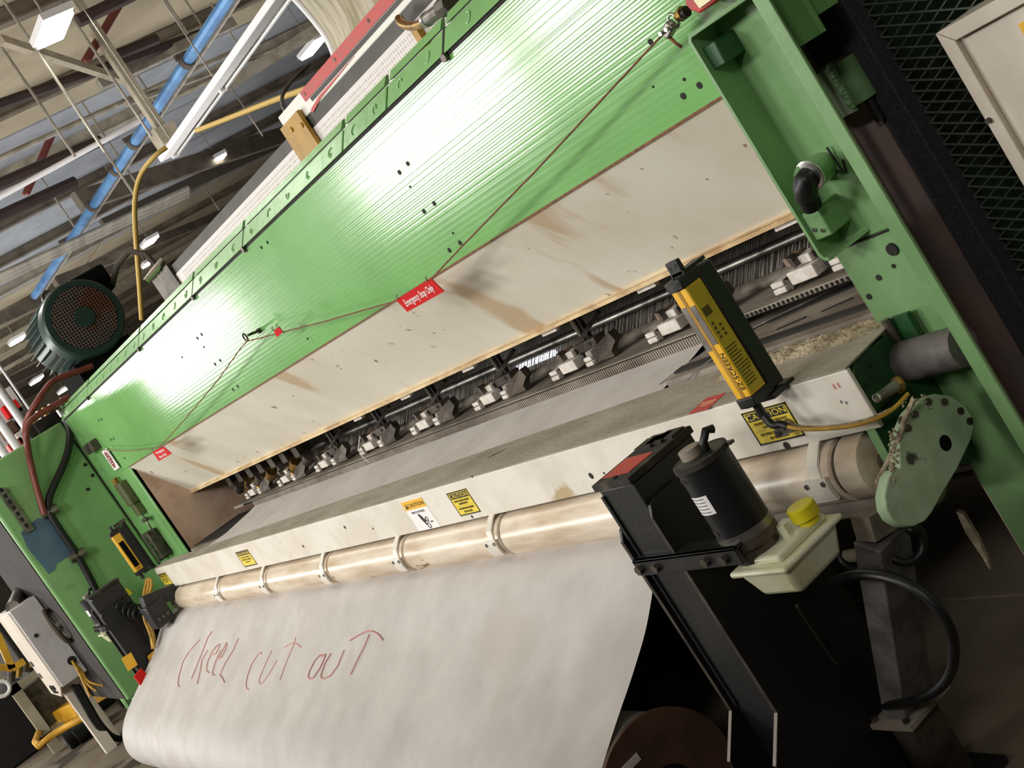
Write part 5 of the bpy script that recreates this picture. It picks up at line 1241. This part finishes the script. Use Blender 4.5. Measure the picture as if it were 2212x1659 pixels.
# ------------------------------------------------------------------ far left: control box, pallet truck, trolley, floor clutter
cx = thing('control_box', 'pale grey control box with a grey handwheel on its side, far left', 'cabinet', (-9.5, 1.27, .4))
bx2 = MB().prism([(-9.2, 1.147, .575), (-9.2, 1.147, 1.19), (-9.2, 1.335, 1.186), (-9.2, 1.335, .569)], (-.6, 0, 0)); build(bx2, 'casing', M['cabinet_grey'], cx, bevel=.006)
fd = MB().prism([(-9.23, 1.135, 1.18), (-9.23, 1.135, .58), (-9.45, 1.135, .50), (-9.8, 1.135, .52), (-9.8, 1.135, 1.18)], (0, .012, 0)); build(fd, 'door', M['cab_white'], cx, bevel=.003)
for z in (.78, .68): build(MB().box((-9.72, 1.125, z-.02), (-9.66, 1.136, z+.02)), 'latch', M['steel'], cx)
p = at(106, 1483, Y=1.13); 
for dx in (-.05, .05): build(MB().tube([(-9.52+dx+.035*math.cos(g*.5), 1.13, .565+.03*math.sin(g*.5)) for g in range(12)], .005, 5), 'painted_mark', M['ink'], cx)
p = at(78, 1373, X=-9.199); build(MB().cyl(p, p+V(.004, 0, 0), .014, n=10), 'hole', M['dark'], cx)
p = at(155, 1427, X=-9.199); build(MB().cyl(p, p+V(.006, 0, 0), .03, n=12), 'cable_entry', M['dark'], cx)
hb = at(166, 1343, X=-9.05); hc = at(123, 1353, X=-9.05)
ax = V(.35, 1, .1).normalized(); u = ax.cross(V(0, 0, 1)).normalized(); v = ax.cross(u)
build(MB().tube([hc+u*.115*math.cos(g*2*math.pi/36)+v*.128*math.sin(g*2*math.pi/36) for g in range(36)], .019, 10, closed=True), 'handwheel_rim', M['felt_wheel'], cx, smooth=True)
for k in range(3):
    g = k*2.094+.5; build(MB().bar(hc, hc+u*.11*math.cos(g)+v*.12*math.sin(g), .02, .014), 'handwheel_spoke', M['felt_wheel'], cx)
build(MB().cyl(hc-ax*.02, hc+ax*.15, .022, n=12), 'wheel_shaft', M['felt_wheel'], cx)
build(MB().box((-9.5, 1.16, 0), (-9.42, 1.24, .57)), 'leg', M['cab_white'], cx); build(MB().box((-9.75, 1.25, 0), (-9.67, 1.33, .57)), 'leg', M['cab_white'], cx)
build(MB().cyl((-9.35, 1.2, 1.19), (-9.75, 1.36, 1.24), .05, n=14), 'roll_of_foil', M['steel'], cx, smooth='auto')
for k in range(3):
    cable('control_cable', [at(156, 1428, X=-9.19), at(170+4*k, 1450, X=-9.1), at(183+3*k, 1480-3*k, X=-9.05), at(195+14*k, 1505-12*k, X=-9.0)], .009, M['cord_yellow'], 'thin yellow cable leaving the grey control box, the %s of three' % ('left', 'middle', 'right')[k], 'cable', 'yellow cables of the control box', n=6)
for k in range(3):
    cable('floor_cable', [at(155+6*k, 1480, X=-9.3), at(180+6*k, 1520, X=-9.3), at(205+6*k, 1565, X=-9.4), at(240+5*k, 1598, X=-9.5), at(290, 1600-6*k, X=-9.5)], .017, M['rubber'], 'thick black cable sweeping from control box to cloth roll, the %s of three' % ('left', 'middle', 'right')[k], 'cable', 'black cables under the control box')
pj = thing('pallet_truck', 'yellow hand pallet truck with a bow handle on the floor, far left', 'truck', at(150, 1560, Z=0))
ZJ = .22
lp = [at(x, y, Z=ZJ) for x, y in ((185, 1490), (150, 1510), (112, 1545), (85, 1580), (76, 1602), (84, 1612), (110, 1590), (150, 1566), (190, 1545))]
build(MB().tube(lp, .026, 10), 'bow_handle', M['yellow_jack'], pj, smooth=True)
a, b = at(120, 1548, Z=ZJ), at(178, 1520, Z=ZJ)
build(MB().bar(a, b, .18, .12), 'pump_head', M['yellow_jack'], pj, bevel=.01)
a, b = at(165, 1530, Z=ZJ-.02), at(275, 1464, Z=ZJ-.02)
build(MB().bar(a, b, .20, .05), 'fork', M['yellow_jack'], pj, bevel=.006)
build(MB().bar(a+V(.3, .02, .02), b+V(.3, .02, .02), .12, .06), 'fork', M['ochre'], pj, bevel=.006)
p = at(175, 1532, Z=ZJ); build(MB().box((p.x-.05, p.y-.05, ZJ), (p.x+.06, p.y+.05, ZJ+.06)), 'pump_cap', M['yellow_jack'], pj, bevel=.01)
for (x, y) in ((152, 1590), (172, 1578), (262, 1500)):
    p = at(x, y, Z=.09); build(MB().cyl(p+V(0, -.05, 0), p+V(0, .05, 0), .09, n=20), 'wheel', M['rubber'], pj, smooth='auto'); build(MB().cyl(p+V(0, -.055, 0), p+V(0, .055, 0), .045, n=14), 'hub', M['steel'], pj)
tr_ = thing('steel_trolley', 'cream steel trolley frame with black parts behind the control box', 'trolley', at(60, 1560, Z=0))
a, b = at(30, 1480, X=-10.8), at(98, 1590, X=-10.8)
build(MB().box((-10.86, a.y-.05, .02), (-10.8, a.y+.03, a.z)), 'upright', M['cream_steel'], tr_); 
build(MB().box((-10.86, a.y+.25, .02), (-10.8, a.y+.32, a.z+.1)), 'upright', M['cream_steel'], tr_)
build(MB().box((-10.86, a.y-.05, a.z-.06), (-10.8, a.y+.34, a.z)), 'top_rail', M['cream_steel'], tr_); build(MB().box((-10.86, a.y-.05, .12), (-10.8, a.y+.34, .18)), 'lower_rail', M['cream_steel'], tr_)
build(MB().box((-11.0, a.y+.02, .2), (-10.86, a.y+.3, a.z-.08)), 'machine_part', M['greasy'], tr_)
for k in range(5): build(MB().cyl((-10.84, a.y+.06*k, a.z+.03), (-10.84, a.y+.06*k+.05, a.z+.10), .03, n=10), 'fitting', M['brass' if k % 2 else 'greasy'], tr_)
yf_ = thing('floor_barrier', 'bent yellow steel barrier at the left edge beside the grey control box', 'frame', at(30, 1440, X=-10.4))
a, b, c = at(-6, 1370, X=-10.4), at(26, 1444, X=-10.4), at(52, 1428, X=-10.4)
build(MB().bar(a, b, .05, .05), 'upright', M['yellow_jack'], yf_); build(MB().bar(b, c, .05, .05), 'cross_bar', M['yellow_jack'], yf_); build(MB().bar(at(-6, 1440, X=-10.4), b, .05, .05), 'lower_bar', M['yellow_jack'], yf_)
pr_ = at(4, 1488, X=-10.3); tag(build(MB().tube([pr_+V(0, .055*math.cos(g*.4488), .055*math.sin(g*.4488)) for g in range(14)], .014, 8, closed=True), 'white_ring', M['fixture'], smooth=True), 'white ring at the left edge below the yellow frame', 'ring')
dk = thing('dark_machine', 'large dark machine block in the shadow at the left edge', 'machine', (-12.2, 1.3, 0))
build(MB().box((-12.8, .55, 0), (-11.6, 1.25, .55)), 'base', M['black_side'], dk, bevel=.02); build(MB().box((-12.8, 1.25, 0), (-11.2, 2.2, 1.7)), 'cabinet', M['dark'], dk, bevel=.02)

# added block out of view keeps the aisle light off the floor at the right
nb = thing('light_blocker', 'added dark block out of view that shades the floor at the right', 'machine', (-1.6, -2.2, 0))
build(MB().box((-4.1, -2.9, .1), (3.5, -1.6, 2.45)), 'casing', M['flange_brown'], nb, bevel=.02)
build(MB().box((-1.9, -2.8, 2.45), (3.4, -1.7, 2.95)), 'hood', M['flange_brown'], nb, bevel=.02)  # extra height added to block more of the light
build(MB().box((-4.0, -2.8, 0), (3.4, -1.7, .1)), 'plinth', M['dark'], nb)
